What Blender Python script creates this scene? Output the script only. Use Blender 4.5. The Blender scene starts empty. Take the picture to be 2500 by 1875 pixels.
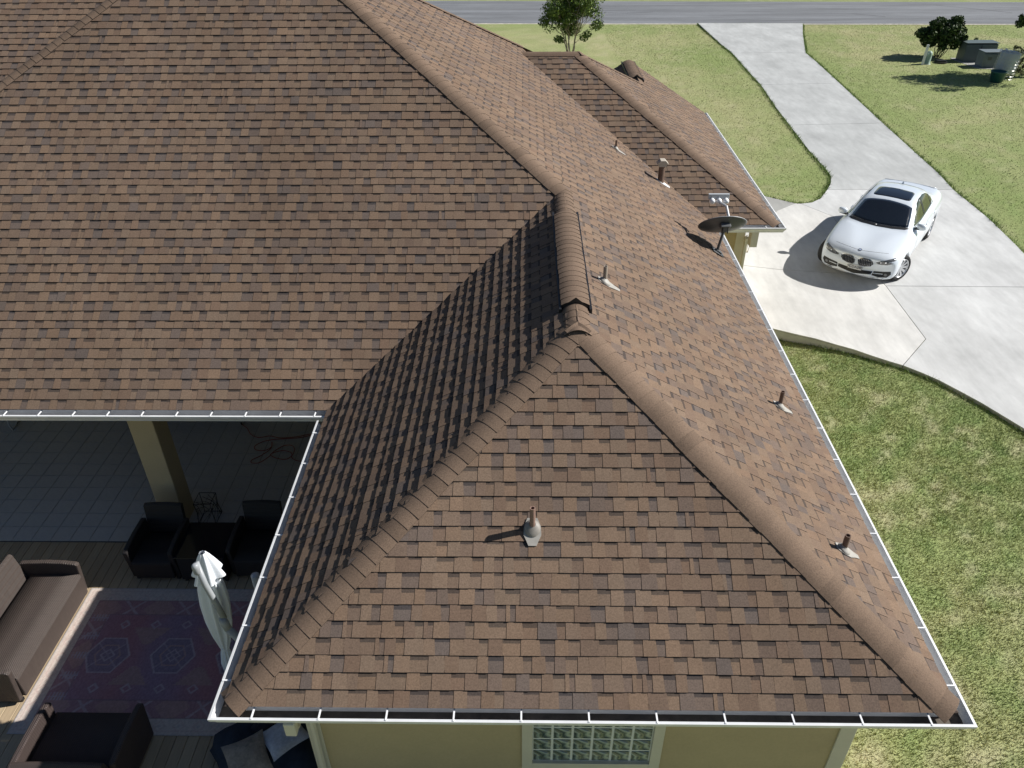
import bpy, math, random
import numpy as np
from mathutils import Vector, Matrix
from mathutils.bvhtree import BVHTree

random.seed(7)
rng = np.random.default_rng(7)
scene = bpy.context.scene
COL = scene.collection
PI = math.pi

# ------------------------------------------------------------------ camera, sky, sun, exposure
CAM_Z = 8.6
PITCH, ROLL, YAW, FPX = 0.6044, -0.0091, -0.0199, 1889.34
fw = Vector((math.sin(YAW)*math.cos(PITCH), math.cos(YAW)*math.cos(PITCH), -math.sin(PITCH)))
rt0 = Vector((math.cos(YAW), -math.sin(YAW), 0)); up0 = rt0.cross(fw)
rt = rt0*math.cos(ROLL)+up0*math.sin(ROLL); up = -rt0*math.sin(ROLL)+up0*math.cos(ROLL)
cd = bpy.data.cameras.new('camera'); cam = bpy.data.objects.new('camera', cd); COL.objects.link(cam)
cam.matrix_world = Matrix(((rt.x, up.x, -fw.x, 0), (rt.y, up.y, -fw.y, 0), (rt.z, up.z, -fw.z, CAM_Z), (0, 0, 0, 1)))
cd.sensor_fit = 'HORIZONTAL'; cd.sensor_width = 36; cd.lens = FPX/2500*36; cd.clip_start = .1; cd.clip_end = 2000
scene.camera = cam

SUN_EL, SUN_AZ = math.radians(36.7), math.radians(11.0)        # azimuth measured from +X towards +Y
w = bpy.data.worlds.new('World'); scene.world = w; w.use_nodes = True
nt = w.node_tree; bg = nt.nodes['Background']; sky = nt.nodes.new('ShaderNodeTexSky'); sky.sky_type = 'NISHITA'
sky.sun_disc = False; sky.sun_elevation = SUN_EL; sky.sun_rotation = PI/2-SUN_AZ
sky.altitude = 800; sky.air_density = .85; sky.dust_density = .3; sky.ozone_density = 1.0
nt.links.new(sky.outputs[0], bg.inputs[0]); bg.inputs[1].default_value = .05
sd = bpy.data.lights.new('sun', 'SUN'); sd.energy = 5.0; sd.angle = math.radians(.53); sd.color = (1, .965, .91)
sun = bpy.data.objects.new('sun', sd); COL.objects.link(sun)
sdir = Vector((math.cos(SUN_EL)*math.cos(SUN_AZ), math.cos(SUN_EL)*math.sin(SUN_AZ), math.sin(SUN_EL)))
sun.rotation_euler = (-sdir).to_track_quat('-Z', 'Y').to_euler(); sun.location = (40, 10, 40)
vs = scene.view_settings; vs.view_transform = 'Standard'; vs.look = 'None'; vs.gamma = 1; vs.exposure = .50
vs.use_curve_mapping = False

# ------------------------------------------------------------------ materials
MATS = {}
def rgb(c): return (c[0], c[1], c[2], 1)
def mat(name, base, rough=.6, metal=0, noise=None, noise2=None, bump=None, attr=None, coat=0, spec=.5, trans=0, wave=None, alpha=1):
    """base colour (or colour attribute) varied by object-space noise; noise=(scale, amount[, stretch])."""
    if name in MATS: return MATS[name]
    m = bpy.data.materials.new(name); m.use_nodes = True; t = m.node_tree; b = t.nodes['Principled BSDF']
    L = t.links.new
    b.inputs['Roughness'].default_value = rough; b.inputs['Metallic'].default_value = metal
    b.inputs['Coat Weight'].default_value = coat; b.inputs['Coat Roughness'].default_value = .05
    b.inputs['Specular IOR Level'].default_value = spec; b.inputs['Transmission Weight'].default_value = trans
    if attr:
        a = t.nodes.new('ShaderNodeAttribute'); a.attribute_name = attr; out = a.outputs['Color']
    else:
        a = t.nodes.new('ShaderNodeRGB'); a.outputs[0].default_value = rgb(base); out = a.outputs[0]
    tc = t.nodes.new('ShaderNodeTexCoord'); P = tc.outputs['Object']
    for ns in (noise, noise2):
        if not ns: continue
        src = P
        if len(ns) > 2:
            mp = t.nodes.new('ShaderNodeMapping'); mp.inputs['Scale'].default_value = ns[2]; L(P, mp.inputs[0]); src = mp.outputs[0]
        n = t.nodes.new('ShaderNodeTexNoise'); n.inputs['Scale'].default_value = ns[0]; n.inputs['Detail'].default_value = 5
        n.inputs['Roughness'].default_value = .65; L(src, n.inputs['Vector'])
        r = t.nodes.new('ShaderNodeMapRange'); r.inputs[1].default_value = .25; r.inputs[2].default_value = .75
        r.inputs[3].default_value = 1-ns[1]; r.inputs[4].default_value = 1+ns[1]; L(n.outputs['Fac'], r.inputs[0])
        v = t.nodes.new('ShaderNodeVectorMath'); v.operation = 'SCALE'; L(out, v.inputs[0]); L(r.outputs[0], v.inputs['Scale'])
        out = v.outputs[0]
    if wave:   # woven look: (period, dark factor)
        prod = None
        for ax in ((1, 0, .0), (0, 1, .0), (0, 0, 1)):
            pass
        sp = t.nodes.new('ShaderNodeSeparateXYZ'); L(P, sp.inputs[0])
        def sn(expr, off=0):
            mu = t.nodes.new('ShaderNodeMath'); mu.operation = 'MULTIPLY_ADD'; L(expr, mu.inputs[0]); mu.inputs[1].default_value = 2*PI/wave[0]; mu.inputs[2].default_value = off
            s = t.nodes.new('ShaderNodeMath'); s.operation = 'SINE'; L(mu.outputs[0], s.inputs[0]); return s.outputs[0]
        ad = t.nodes.new('ShaderNodeMath'); ad.operation = 'ADD'; L(sp.outputs[0], ad.inputs[0]); L(sp.outputs[2], ad.inputs[1])
        s1 = sn(ad.outputs[0]); s2 = sn(sp.outputs[1], 1.0)
        mx = t.nodes.new('ShaderNodeMath'); mx.operation = 'MULTIPLY'; L(s1, mx.inputs[0]); L(s2, mx.inputs[1])
        r = t.nodes.new('ShaderNodeMapRange'); r.inputs[1].default_value = -1; r.inputs[2].default_value = 1
        r.inputs[3].default_value = 1-wave[1]; r.inputs[4].default_value = 1+wave[1]; L(mx.outputs[0], r.inputs[0])
        v = t.nodes.new('ShaderNodeVectorMath'); v.operation = 'SCALE'; L(out, v.inputs[0]); L(r.outputs[0], v.inputs['Scale']); out = v.outputs[0]
        bm = t.nodes.new('ShaderNodeBump'); bm.inputs['Strength'].default_value = .8; bm.inputs['Distance'].default_value = .004
        L(mx.outputs[0], bm.inputs['Height']); L(bm.outputs[0], b.inputs['Normal'])
    L(out, b.inputs['Base Color'])
    if bump:
        n = t.nodes.new('ShaderNodeTexNoise'); n.inputs['Scale'].default_value = bump[0]; n.inputs['Detail'].default_value = 4; L(P, n.inputs['Vector'])
        bm = t.nodes.new('ShaderNodeBump'); bm.inputs['Strength'].default_value = bump[1]; bm.inputs['Distance'].default_value = bump[2] if len(bump) > 2 else .005
        L(n.outputs['Fac'], bm.inputs['Height']); L(bm.outputs[0], b.inputs['Normal'])
    MATS[name] = m
    return m

SHING = mat('asphalt_shingle', (0, 0, 0), .92, attr='Col', noise=(75, .34), noise2=(.6, .17, (1, .55, .55)), bump=(200, .5, .003), spec=.25)
WHITE = mat('white_aluminium', (.80, .81, .82), .35, noise=(3, .04))
GUTIN = mat('gutter_metal', (.68, .69, .70), .4, noise=(4, .10))
GFLOOR = mat('gutter_floor_dark', (.10, .085, .07), .9, noise=(6, .5, (1, 1, 1)))  # channel floor coloured darker and browner than the rest of the gutter
CREAM = mat('cream_trim', (.60, .57, .47), .6, noise=(5, .05))
STUCCO = mat('yellow_stucco', (.46, .375, .225), .9, noise=(40, .06), noise2=(1.2, .07), bump=(160, .35, .003))
SOFFIT = mat('soffit_paint', (.45, .40, .30), .7)
BLACK = mat('black_plastic', (.012, .012, .014), .5)
LEADM = mat('grey_lead_flashing', (.33, .315, .285), .55, noise=(14, .18))
COPPER = mat('painted_vent_pipe', (.15, .095, .07), .6, noise=(20, .2))
REDPIPE = mat('red_brown_vent_pipe', (.26, .165, .13), .6, noise=(20, .2))
TANPIPE = mat('tan_vent_pipe', (.30, .255, .21), .6, noise=(20, .15))
DARKW = mat('dark_void', (.02, .02, .02), .9)

# ------------------------------------------------------------------ mesh helpers
class MB:
    def __init__(s): s.v = []; s.f = []; s.m = []; s.c = []
    def add(s, verts, faces, mi=0, col=None):
        o = len(s.v); s.v += [tuple(p) for p in verts]
        for f in faces: s.f.append(tuple(i+o for i in f)); s.m.append(mi); s.c.append(col)
        return s
    def box(s, x0, x1, y0, y1, z0, z1, mi=0, M=None, col=None):
        P = [Vector(p) for p in ((x0, y0, z0), (x1, y0, z0), (x1, y1, z0), (x0, y1, z0), (x0, y0, z1), (x1, y0, z1), (x1, y1, z1), (x0, y1, z1))]
        if M is not None: P = [M @ p for p in P]
        return s.add(P, [(0, 3, 2, 1), (4, 5, 6, 7), (0, 1, 5, 4), (1, 2, 6, 5), (2, 3, 7, 6), (3, 0, 4, 7)], mi, col)
    def prism(s, pts, z0, z1, mi=0, M=None, col=None, axis='z'):
        n = len(pts)
        def mk(p, h):
            q = {'z': (p[0], p[1], h), 'x': (h, p[0], p[1]), 'y': (p[0], h, p[1])}[axis]
            return M @ Vector(q) if M is not None else q
        return s.add([mk(p, z0) for p in pts]+[mk(p, z1) for p in pts],
                     [tuple(range(n-1, -1, -1)), tuple(range(n, 2*n))]+[(i, (i+1) % n, n+(i+1) % n, n+i) for i in range(n)], mi, col)
    def rings(s, R, mi=0, close=True, caps=True, col=None):
        n = len(R[0]); o = []
        for i in range(len(R)-1):
            for j in range(n if close else n-1):
                k = (j+1) % n; o.append((i*n+j, i*n+k, (i+1)*n+k, (i+1)*n+j))
        if caps and close: o += [tuple(range(n-1, -1, -1)), tuple(range((len(R)-1)*n, len(R)*n))]
        return s.add([p for r in R for p in r], o, mi, col)
    def tube(s, path, r, n=8, mi=0, caps=True, col=None):
        path = [Vector(p) for p in path]; R = []
        prev = None
        for i, p in enumerate(path):
            d = (path[min(i+1, len(path)-1)]-path[max(i-1, 0)]).normalized()
            a = prev if prev is not None else (Vector((1, 0, 0)) if abs(d.x) < .8 else Vector((0, 1, 0)))
            a = (a-d*a.dot(d))
            a = a.normalized() if a.length > 1e-6 else d.orthogonal().normalized()
            prev = a; b = d.cross(a); rr = r[i] if hasattr(r, '__len__') else r
            R.append([p+(a*math.cos(2*PI*k/n)+b*math.sin(2*PI*k/n))*rr for k in range(n)])
        return s.rings(R, mi, True, caps, col)
    def lathe(s, prof, n=16, M=None, mi=0, caps=True, col=None):
        R = []
        for r, z in prof:
            R.append([(M @ Vector((r*math.cos(2*PI*k/n), r*math.sin(2*PI*k/n), z))) if M is not None else (r*math.cos(2*PI*k/n), r*math.sin(2*PI*k/n), z) for k in range(n)])
        return s.rings(R, mi, True, caps, col)
    def build(s, name, mats, parent=None, smooth=False, bevel=0, loc=None):
        me = bpy.data.meshes.new(name); me.from_pydata(s.v, [], s.f)
        ms = mats if isinstance(mats, (list, tuple)) else [mats]
        for m in ms: me.materials.append(m)
        me.polygons.foreach_set('material_index', s.m)
        if smooth: me.polygons.foreach_set('use_smooth', [True]*len(s.f))
        if any(c is not None for c in s.c):
            at = me.color_attributes.new('Col', 'FLOAT_COLOR', 'CORNER'); buf = []
            for f, c in zip(s.f, s.c): buf += list((*c, 1) if c else (1, 1, 1, 1))*len(f)
            at.data.foreach_set('color', buf)
        me.update()
        o = bpy.data.objects.new(name, me); COL.objects.link(o)
        if parent is not None: o.parent = parent
        if loc is not None: o.location = loc
        if bevel:
            b = o.modifiers.new('bevel', 'BEVEL'); b.width = bevel; b.segments = 2; b.limit_method = 'ANGLE'
        return o
def tag(o, label=None, cat=None, group=None, kind=None):
    if label: o['label'] = label
    if cat: o['category'] = cat
    if group: o['group'] = group
    if kind: o['kind'] = kind
    return o
def empty(name, loc=(0, 0, 0), rz=0):
    o = bpy.data.objects.new(name, None); COL.objects.link(o); o.location = loc; o.rotation_euler = (0, 0, rz); o.empty_display_size = .2
    return o
def np_mesh(name, verts, faces, m, colors=None, parent=None, smooth=False):
    """big meshes from numpy arrays; faces is (n,k)"""
    me = bpy.data.meshes.new(name); nv, (nf, k) = len(verts), faces.shape
    me.vertices.add(nv); me.vertices.foreach_set('co', verts.astype(np.float32).ravel())
    me.loops.add(nf*k); me.loops.foreach_set('vertex_index', faces.astype(np.int32).ravel())
    me.polygons.add(nf); me.polygons.foreach_set('loop_start', np.arange(0, nf*k, k, dtype=np.int32))
    me.polygons.foreach_set('loop_total', np.full(nf, k, dtype=np.int32))
    if smooth: me.polygons.foreach_set('use_smooth', np.ones(nf, dtype=bool))
    me.materials.append(m); me.update(calc_edges=True)
    if colors is not None:
        at = me.color_attributes.new('Col', 'FLOAT_COLOR', 'POINT'); c = np.ones((nv, 4), np.float32); c[:, :3] = colors
        at.data.foreach_set('color', c.ravel())
    me.validate()
    o = bpy.data.objects.new(name, me); COL.objects.link(o)
    if parent is not None: o.parent = parent
    return o
def vnoise(x, y, seed=0):
    x = np.asarray(x, float); y = np.asarray(y, float)
    xi = np.floor(x).astype(np.int64); yi = np.floor(y).astype(np.int64); fx = x-xi; fy = y-yi
    fx = fx*fx*(3-2*fx); fy = fy*fy*(3-2*fy)
    def h(a, b):
        n = (a*374761393+b*668265263+seed*974634777) & 0x7fffffff; n = (n ^ (n >> 13))*1274126177 & 0x7fffffff
        return ((n ^ (n >> 16)) & 0xffff)/65535.
    return (h(xi, yi)*(1-fx)+h(xi+1, yi)*fx)*(1-fy)+(h(xi, yi+1)*(1-fx)+h(xi+1, yi+1)*fx)*fy
def fbm(x, y, seed=0, o=4):
    s = 0; a = .5
    for i in range(o): s = s+a*vnoise(x*2**i, y*2**i, seed+i*17); a *= .5
    return s/(1-.5**o)
def inpoly(x, y, poly):
    r = np.zeros(np.shape(x), bool); n = len(poly)
    for i in range(n):
        x1, y1 = poly[i]; x2, y2 = poly[(i+1) % n]
        if y1 == y2: continue
        c = ((y1 > y) != (y2 > y)) & (x < (x2-x1)*(y-y1)/(y2-y1)+x1); r ^= c
    return r

# ------------------------------------------------------------------ house dimensions
TH, THM = .5641, .6352
T, TM = math.tan(TH), math.tan(THM)
ZE = 2.5634
XL, XR, YF, YM, GX, GY = -2.5745, 3.6768, 3.8575, 8.1151, 4.9391, 14.1899
WH = (XR-XL)/2; MX = (XR+XL)/2; ZR = ZE+WH*T; YA = YF+WH; YV = YM+(ZR-ZE)/TM
GR = 3.8; GAX, GAY, GZ = GX-GR, GY+GR, ZE+GR*T
BX, BY0, BY1 = 2.75, 19.6, 22.0; BZ = ZE+(GX-BX)*T
PKX, PKY, PKZ = -4.045, 14.738, 7.448; PLX = -5.60; MLX = -12.58
VXG = XR-GR

# ------------------------------------------------------------------ ground, road, driveway
SLABS = {
 's1': [(10.28, 50.35), (16.44, 50.15), (15.55, 47.1), (14.62, 43.6), (14.22, 42.04), (10.52, 42.36), (10.41, 44.08), (10.36, 46.53)],
 's2': [(10.52, 42.36), (14.22, 42.04), (14.16, 40.27), (13.89, 35.92), (10.36, 35.68), (10.41, 38.77), (10.49, 40.9)],
 's3': [(10.36, 35.68), (13.89, 35.92), (13.5, 29.84), (9.93, 29.63), (10.07, 32.14)],
 's4': [(9.93, 29.63), (13.5, 29.84), (13.3, 26.39), (13.19, 24.33), (13.01, 22.89), (9.2, 22.91), (9.48, 23.45), (9.68, 24.05), (9.74, 24.6), (9.77, 26.69)],
 's5': [(9.2, 22.91), (13.01, 22.89), (12.99, 20.67), (12.84, 18.94), (12.77, 18.39), (12.9, 17.3), (13.6, 16.5), (8.58, 16.59), (8.57, 16.95), (8.67, 20.33), (8.70, 20.83), (8.07, 21.79), (8.43, 21.88), (8.78, 22.20)],
 's6': [(4.2, 18.02), (5.39, 17.71), (6.27, 17.47), (8.568, 17.12), (8.67, 20.33), (8.70, 20.83), (8.07, 21.79), (7.97, 21.79), (7.22, 21.17), (4.2, 19.9)],
 's7': [(4.2, 19.9), (7.22, 21.17), (7.97, 21.79), (7.16, 22.41), (4.2, 23.6)],
 's8': [(4.2, 15.25), (5.36, 14.6), (5.78, 14.37), (6.18, 14.17), (6.52, 13.94), (6.85, 13.73), (7.13, 13.49), (7.42, 13.27), (7.61, 13.14), (8.5, 14.17), (8.58, 16.59), (8.57, 16.95), (8.568, 17.12), (6.27, 17.47), (5.39, 17.71), (4.2, 18.02)],
 's9': [(7.61, 13.14), (7.87, 12.88), (8.1, 12.61), (8.37, 12.18), (8.56, 11.86), (8.78, 11.41), (8.94, 11.08), (9.2, 10.3), (9.5, 9.0), (9.85, 4.0), (10.0, 0.0), (10.0, -12.0), (15.0, -12.0), (14.7, 4.0), (14.5, 9.0), (14.2, 12.0), (13.6, 16.5), (8.58, 16.59), (8.5, 14.17)],
}
def inset(poly, d):
    n = len(poly); A = sum(poly[i][0]*poly[(i+1) % n][1]-poly[(i+1) % n][0]*poly[i][1] for i in range(n))
    if A < 0: poly = poly[::-1]
    out = []
    for i in range(n):
        p0, p1, p2 = (Vector(poly[i-1]), Vector(poly[i]), Vector(poly[(i+1) % n]))
        a = (p1-p0).normalized(); b = (p2-p1).normalized(); na = Vector((-a.y, a.x)); nb = Vector((-b.y, b.x))
        m = (na+nb); k = d/max(.35, m.length_squared/2)
        out.append(tuple(p1+m*k*.5*(1 if m.length > 1e-4 else 0)*1.0))
    return out
ALLSLAB = list(SLABS.values())
DRIVE_OUT = ALLSLAB
KERB_LOW = [(3.0, 15.6), (5.36, 14.6), (6.85, 13.73), (7.61, 13.14), (8.37, 12.18), (8.94, 11.08), (9.5, 9.0), (10, 0), (10, -60), (3.0, -60)]

def gz(x, y):
    z = -.030+.02*(fbm(x*.12, y*.12, 3, 3)-.5)
    low = inpoly(x-.55, y-.55, KERB_LOW)
    z = z-np.where(low, .05+.20*np.exp(-(np.clip(x-4.9, 0, 9)**2/2.6+(y-14.0)**2/3.2)), 0)
    inside = (x > -14) & (x < 3.3) & (y > 2.0) & (y < 12.6) & ((x < -2.0) | (y > 4.3))
    z = np.where(inside & (x < -1.9), -.45, z)
    z = z-.05*np.clip((y-40)/10, 0, 1)
    return z
GREEN = np.array((.235, .272, .112)); DRY = np.array((.41, .365, .215)); DEEP = np.array((.125, .19, .062)); STRAW = np.array((.43, .37, .27))
def gcol(x, y):
    n1 = fbm(x*.22, y*.22, 11, 4); n2 = fbm(x*1.1, y*1.1, 23, 4); n3 = fbm(x*4.3, y*4.3, 41, 3)
    far = np.clip((y-15)/15, 0, 1)
    t = np.clip((n1-.42)*2.6+(n2-.5)*1.2, 0, 1)*(.50+.02*far)
    t = np.clip(t+.35*np.clip((9.5-y)/6, 0, 1)*(.4+n1), 0, .9)
    c = GREEN*(1-t[..., None])+DRY*t[..., None]
    near = inpoly(x, y, KERB_LOW)
    d = np.clip((n3-.50)*5, 0, 1)*(1-.75*far); c = c*(1-.55*d[..., None])+DEEP*(.55*d[..., None])
    n4 = fbm(x*4.6+7, y*4.6, 77, 4); s = np.clip((n2*.25+n4*.85-.62)*8, 0, 1)*np.where(near, .38, .2); c = c*(1-s[..., None])+STRAW*s[..., None]
    # greener strips along the concrete
    e = np.exp(-((x-9.4)/1.1)**2)*(y > 20)*(x < 10.6)+np.exp(-((x-14.3)/.6)**2)*(y > 16)
    e = np.clip(e+.8*np.exp(-((x-4.4)/1.0)**2)*(y > 5)*(y < 15)*(y < 14), 0, 1)*(.4+.6*n2)
    c = c*(1-.4*e[..., None])+np.array((.16, .225, .065))*(.4*e[..., None])
    c = c*np.where(near, 1.22, 1.06)[..., None]
    return c*(.86+.28*n3[..., None])
def lines(segs):
    o = []
    for a, b, s in segs: o += list(np.arange(a, b-1e-6, s))
    return np.array(o+[segs[-1][1]])
gxs = lines([(-400, -60, 40), (-60, -4, 4), (-4, 3, .5), (3, 30, .22), (30, 60, 3), (60, 400, 34)])
gys = lines([(-60, 0, 6), (0, 3, .5), (3, 24, .22), (24, 58, .4), (58, 90, 4), (90, 600, 51)])
X, Y = np.meshgrid(gxs, gys, indexing='ij'); Z = gz(X, Y)
V = np.stack([X, Y, Z], -1).reshape(-1, 3); ni, nj = X.shape
ii, jj = np.meshgrid(np.arange(ni-1), np.arange(nj-1), indexing='ij')
Fq = np.stack([ii*nj+jj, (ii+1)*nj+jj, (ii+1)*nj+jj+1, ii*nj+jj+1], -1).reshape(-1, 4)
LAWN = mat('lawn_turf', (0, 0, 0), .95, attr='Col', noise=(14, .25), noise2=(48, .34), bump=(60, .8, .02), spec=.1)
tag(np_mesh('lawn', V, Fq, LAWN, gcol(X, Y).reshape(-1, 3), smooth=True), kind='structure')

# grass blades on the nearer lawn
def blades(n, x0, x1, y0, y1, h, wd):
    x = rng.uniform(x0, x1, n); y = rng.uniform(y0, y1, n)
    ok = np.ones(n, bool)
    for p in ALLSLAB: ok &= ~inpoly(x, y, p)
    ok &= ~((x < 3.28) & (y > 4.3)); ok &= ~((x < 4.5) & (y > 14.6)); ok &= (x > -1.9) | (y > 24)
    n2 = fbm(x*1.1, y*1.1, 23, 4); n4 = fbm(x*4.6+7, y*4.6, 77, 4); thin = np.clip((n2*.25+n4*.85-.60)*8, 0, 1)
    ok &= rng.uniform(0, 1, n) > thin*.5
    x, y, n2 = x[ok], y[ok], n2[ok]; n = len(x)
    z = gz(x, y); hh = h*rng.uniform(.45, 1.25, n)*(.7+.7*n2); a = rng.uniform(0, 2*PI, n); ww = wd*rng.uniform(.6, 1.3, n)
    lx, ly = rng.normal(0, .55, n)*hh, rng.normal(0, .55, n)*hh
    p0 = np.stack([x-np.cos(a)*ww, y-np.sin(a)*ww, z-.005], -1); p1 = np.stack([x+np.cos(a)*ww, y+np.sin(a)*ww, z-.005], -1)
    p2 = np.stack([x+lx, y+ly, z+hh], -1)
    c = gcol(x, y)*rng.uniform(.72, 1.38, (n, 1)); c = c*np.where(rng.uniform(0, 1, (n, 1)) < .10, np.array((1.6, 1.4, 1.5)), 1)
    return np.stack([p0, p1, p2], 1).reshape(-1, 3), np.repeat(c, 3, 0)
bl = [blades(330000, 3.2, 10, 2.6, 15.3, .036, .0055), blades(230000, -12, 28, 15.5, 50.2, .030, .012)]
def edge_blades(per):
    xs_, ys_ = [], []
    for p in ALLSLAB:
        for i in range(len(p)):
            a, b_ = np.array(p[i]), np.array(p[(i+1) % len(p)]); L_ = np.linalg.norm(b_-a); k = int(L_*per); t_ = rng.uniform(0, 1, k); nn = np.array((-(b_-a)[1], (b_-a)[0]))/L_
            o_ = rng.normal(0, .05, k); xs_.append(a[0]+(b_-a)[0]*t_+nn[0]*o_); ys_.append(a[1]+(b_-a)[1]*t_+nn[1]*o_)
    x, y = np.concatenate(xs_), np.concatenate(ys_); ok = (x > 4.5) & (x < 30)
    for p in ALLSLAB: ok &= ~inpoly(x, y, p)
    x, y = x[ok], y[ok]; n = len(x); z = gz(x, y); hh = rng.uniform(.04, .10, n)*(.5+vnoise(x*3, y*3, 9)); a = rng.uniform(0, 2*PI, n); ww = np.where(y > 20, .013, .007)
    lx, ly = rng.normal(0, .6, n)*hh, rng.normal(0, .6, n)*hh
    v_ = np.stack([np.stack([x-np.cos(a)*ww, y-np.sin(a)*ww, z-.01], -1), np.stack([x+np.cos(a)*ww, y+np.sin(a)*ww, z-.01], -1), np.stack([x+lx, y+ly, z+hh], -1)], 1).reshape(-1, 3)
    return v_, np.repeat(gcol(x, y)*rng.uniform(.6, 1.3, (n, 1))*np.array((.85, 1, .8)), 3, 0)
bl.append(edge_blades(260))
bv = np.concatenate([b[0] for b in bl]); bc = np.concatenate([b[1] for b in bl])
GRASSM = mat('grass_blade', (0, 0, 0), .8, attr='Col', spec=.15)
tag(np_mesh('grass', bv, np.arange(len(bv)).reshape(-1, 3), GRASSM, bc), 'short patchy grass blades covering the lawn', 'grass', kind='stuff')

ASPH = mat('worn_asphalt', (.155, .163, .175), .9, noise=(.9, .40, (.10, 1.0, 1)), noise2=(6, .12, (.25, 1, 1)), bump=(120, .4, .01))
b = MB(); ny, fy = (lambda x: 50.9-.036*x), (lambda x: 59.3-.05*x)
xs = [-400, -60, -20, 0, 20, 40, 80, 400]
b.rings([[(x, ny(max(-60, min(80, x))), -.055), (x, fy(max(-60, min(80, x))), -.055)] for x in xs], close=False)
tag(b.build('road', ASPH), kind='structure')
b = MB(); b.rings([[(x, ny(x)-.16, -.075), (x, ny(x)+.02, -.052)] for x in (-60, -20, 0, 20, 40, 80)], close=False)
tag(b.build('road_edge', mat('pale_road_shoulder', (.40, .38, .32), .95, noise=(4, .35))), kind='structure')
# tar seams
b = MB()
for pts in ([(20.5, 53.6), (21.6, 52.9), (22.2, 52.5)], [(27.0, 56.6), (29.0, 55.0), (30.5, 53.6)], [(4.0, 54.5), (6.5, 54.2), (8.2, 54.6)]):
    for i in range(len(pts)-1):
        p, q = Vector(pts[i]), Vector(pts[i+1]); d = (q-p).normalized(); nn = Vector((-d.y, d.x))*.035
        b.add([(*(p+nn), -.051), (*(p-nn), -.051), (*(q-nn), -.051), (*(q+nn), -.051)], [(0, 1, 2, 3)])
tag(b.build('tar_seam', mat('tar', (.06, .06, .065), .8)), kind='structure')

CONC = {k: mat('concrete_'+k, c, .85, noise=(.7, .20, (1, .6, 1)), noise2=(4.5, .12, (1, .25, 1)), bump=(150, .25, .004), spec=.3)
        for k, c in (('cool', (.41, .42, .415)), ('warm', (.555, .55, .53)), ('pale', (.50, .505, .50)), ('old', (.34, .34, .325)))}
b = MB()
for p in ALLSLAB: b.add([(x, y, -.03) for x, y in p], [tuple(range(len(p)))])
drive = tag(b.build('driveway', mat('joint_filler', (.10, .10, .095), .95)), kind='structure')
for k, p in SLABS.items():
    q = inset(p, .017 if k not in ('s7',) else .02)
    cm = {'s1': 'cool', 's2': 'cool', 's3': 'cool', 's4': 'cool', 's5': 'pale', 's6': 'warm', 's7': 'old', 's8': 'warm', 's9': 'pale'}[k]
    o = MB().prism(q, -.42, 0).build('slab', CONC[cm], drive)
o = MB(); p, q = Vector((7.22, 21.17)), Vector((7.97, 21.79)); d = (q-p).normalized(); nn = Vector((-d.y, d.x))*.03
o.prism([tuple(p+nn), tuple(p-nn), tuple(q-nn), tuple(q+nn)], -.03, .002); o.build('expansion_strip', CONC['warm'], drive)

# ------------------------------------------------------------------ house: walls, soffits, columns
house = tag(empty('house', (0, 0, 0)), 'single storey house with brown shingle hip roofs and yellow stucco walls', 'house')
wl, wr, wf = -2.13, 3.23, 4.36
gwx, gwy = 4.44, 14.69
b = MB(); th = .12
# front wall with window opening
wx0, wx1, wz0, wz1 = .085, 1.285, .86, 2.06
def wall(name, *boxes):
    m = MB()
    for bx in boxes: m.box(*bx)
    return m.build(name, STUCCO, house)
zt = 2.50
wall('front_wall', (wl+.01, wx0-.02, wf, wf+th, -.4, zt), (wx1+.02, wr-.01, wf, wf+th, -.4, zt), (wx0-.02, wx1+.02, wf, wf+th, -.4, wz0-.02), (wx0-.02, wx1+.02, wf, wf+th, wz1+.02, zt))
wall('side_wall', (wr-th, wr, wf+th, gwy, -.4, zt))
wall('side_wall', (wl, wl+th, wf+th, 12.5, -.4, zt))
wall('patio_wall', (-12.1, wl, 12.5, 12.5+th, -.05, zt))
wall('end_wall', (-12.1, -12.1+th, 12.62, 18, -.4, zt))
wall('garage_front_wall', (wr-th, gwx-.01, gwy, gwy+th, -.4, zt))
wall('garage_side_wall', (gwx-th, gwx, gwy+th, 15.9, -.4, zt), (gwx-th, gwx, 20.9, 21.6, -.4, zt), (gwx-th, gwx, 15.9, 20.9, 2.25, zt))
m = MB(); m.add([(.9, 21.6, zt), (gwx, 21.6, zt), (BX, 21.6, BZ-.15)], [(0, 1, 2)]); m.box(.9, gwx, 21.5, 21.6, -.4, zt-.002); m.build('gable_wall', STUCCO, house)
gd = MB()
for k in range(4): gd.box(gwx-.09, gwx-.05, 15.9, 20.9, -.02+k*.567, -.02+k*.567+.555)
gd.build('garage_door', CREAM, house)
# trims
def trim(name, *boxes):
    m = MB()
    for bx in boxes: m.box(*bx)
    return m.build(name, CREAM, house, bevel=.004)
trim('corner_trim', (wl-.02, wl+.115, wf-.022, wf-.001, -.4, 2.42)); trim('corner_trim', (wr-.14, wr+.02, wf-.022, wf-.001, -.4, 2.42))
trim('corner_trim', (gwx-.16, gwx+.02, gwy-.022, gwy-.001, -.4, 2.42)); trim('corner_trim', (wr+.001, wr+.02, wf-.001, wf+.12, -.4, 2.42))
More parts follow.
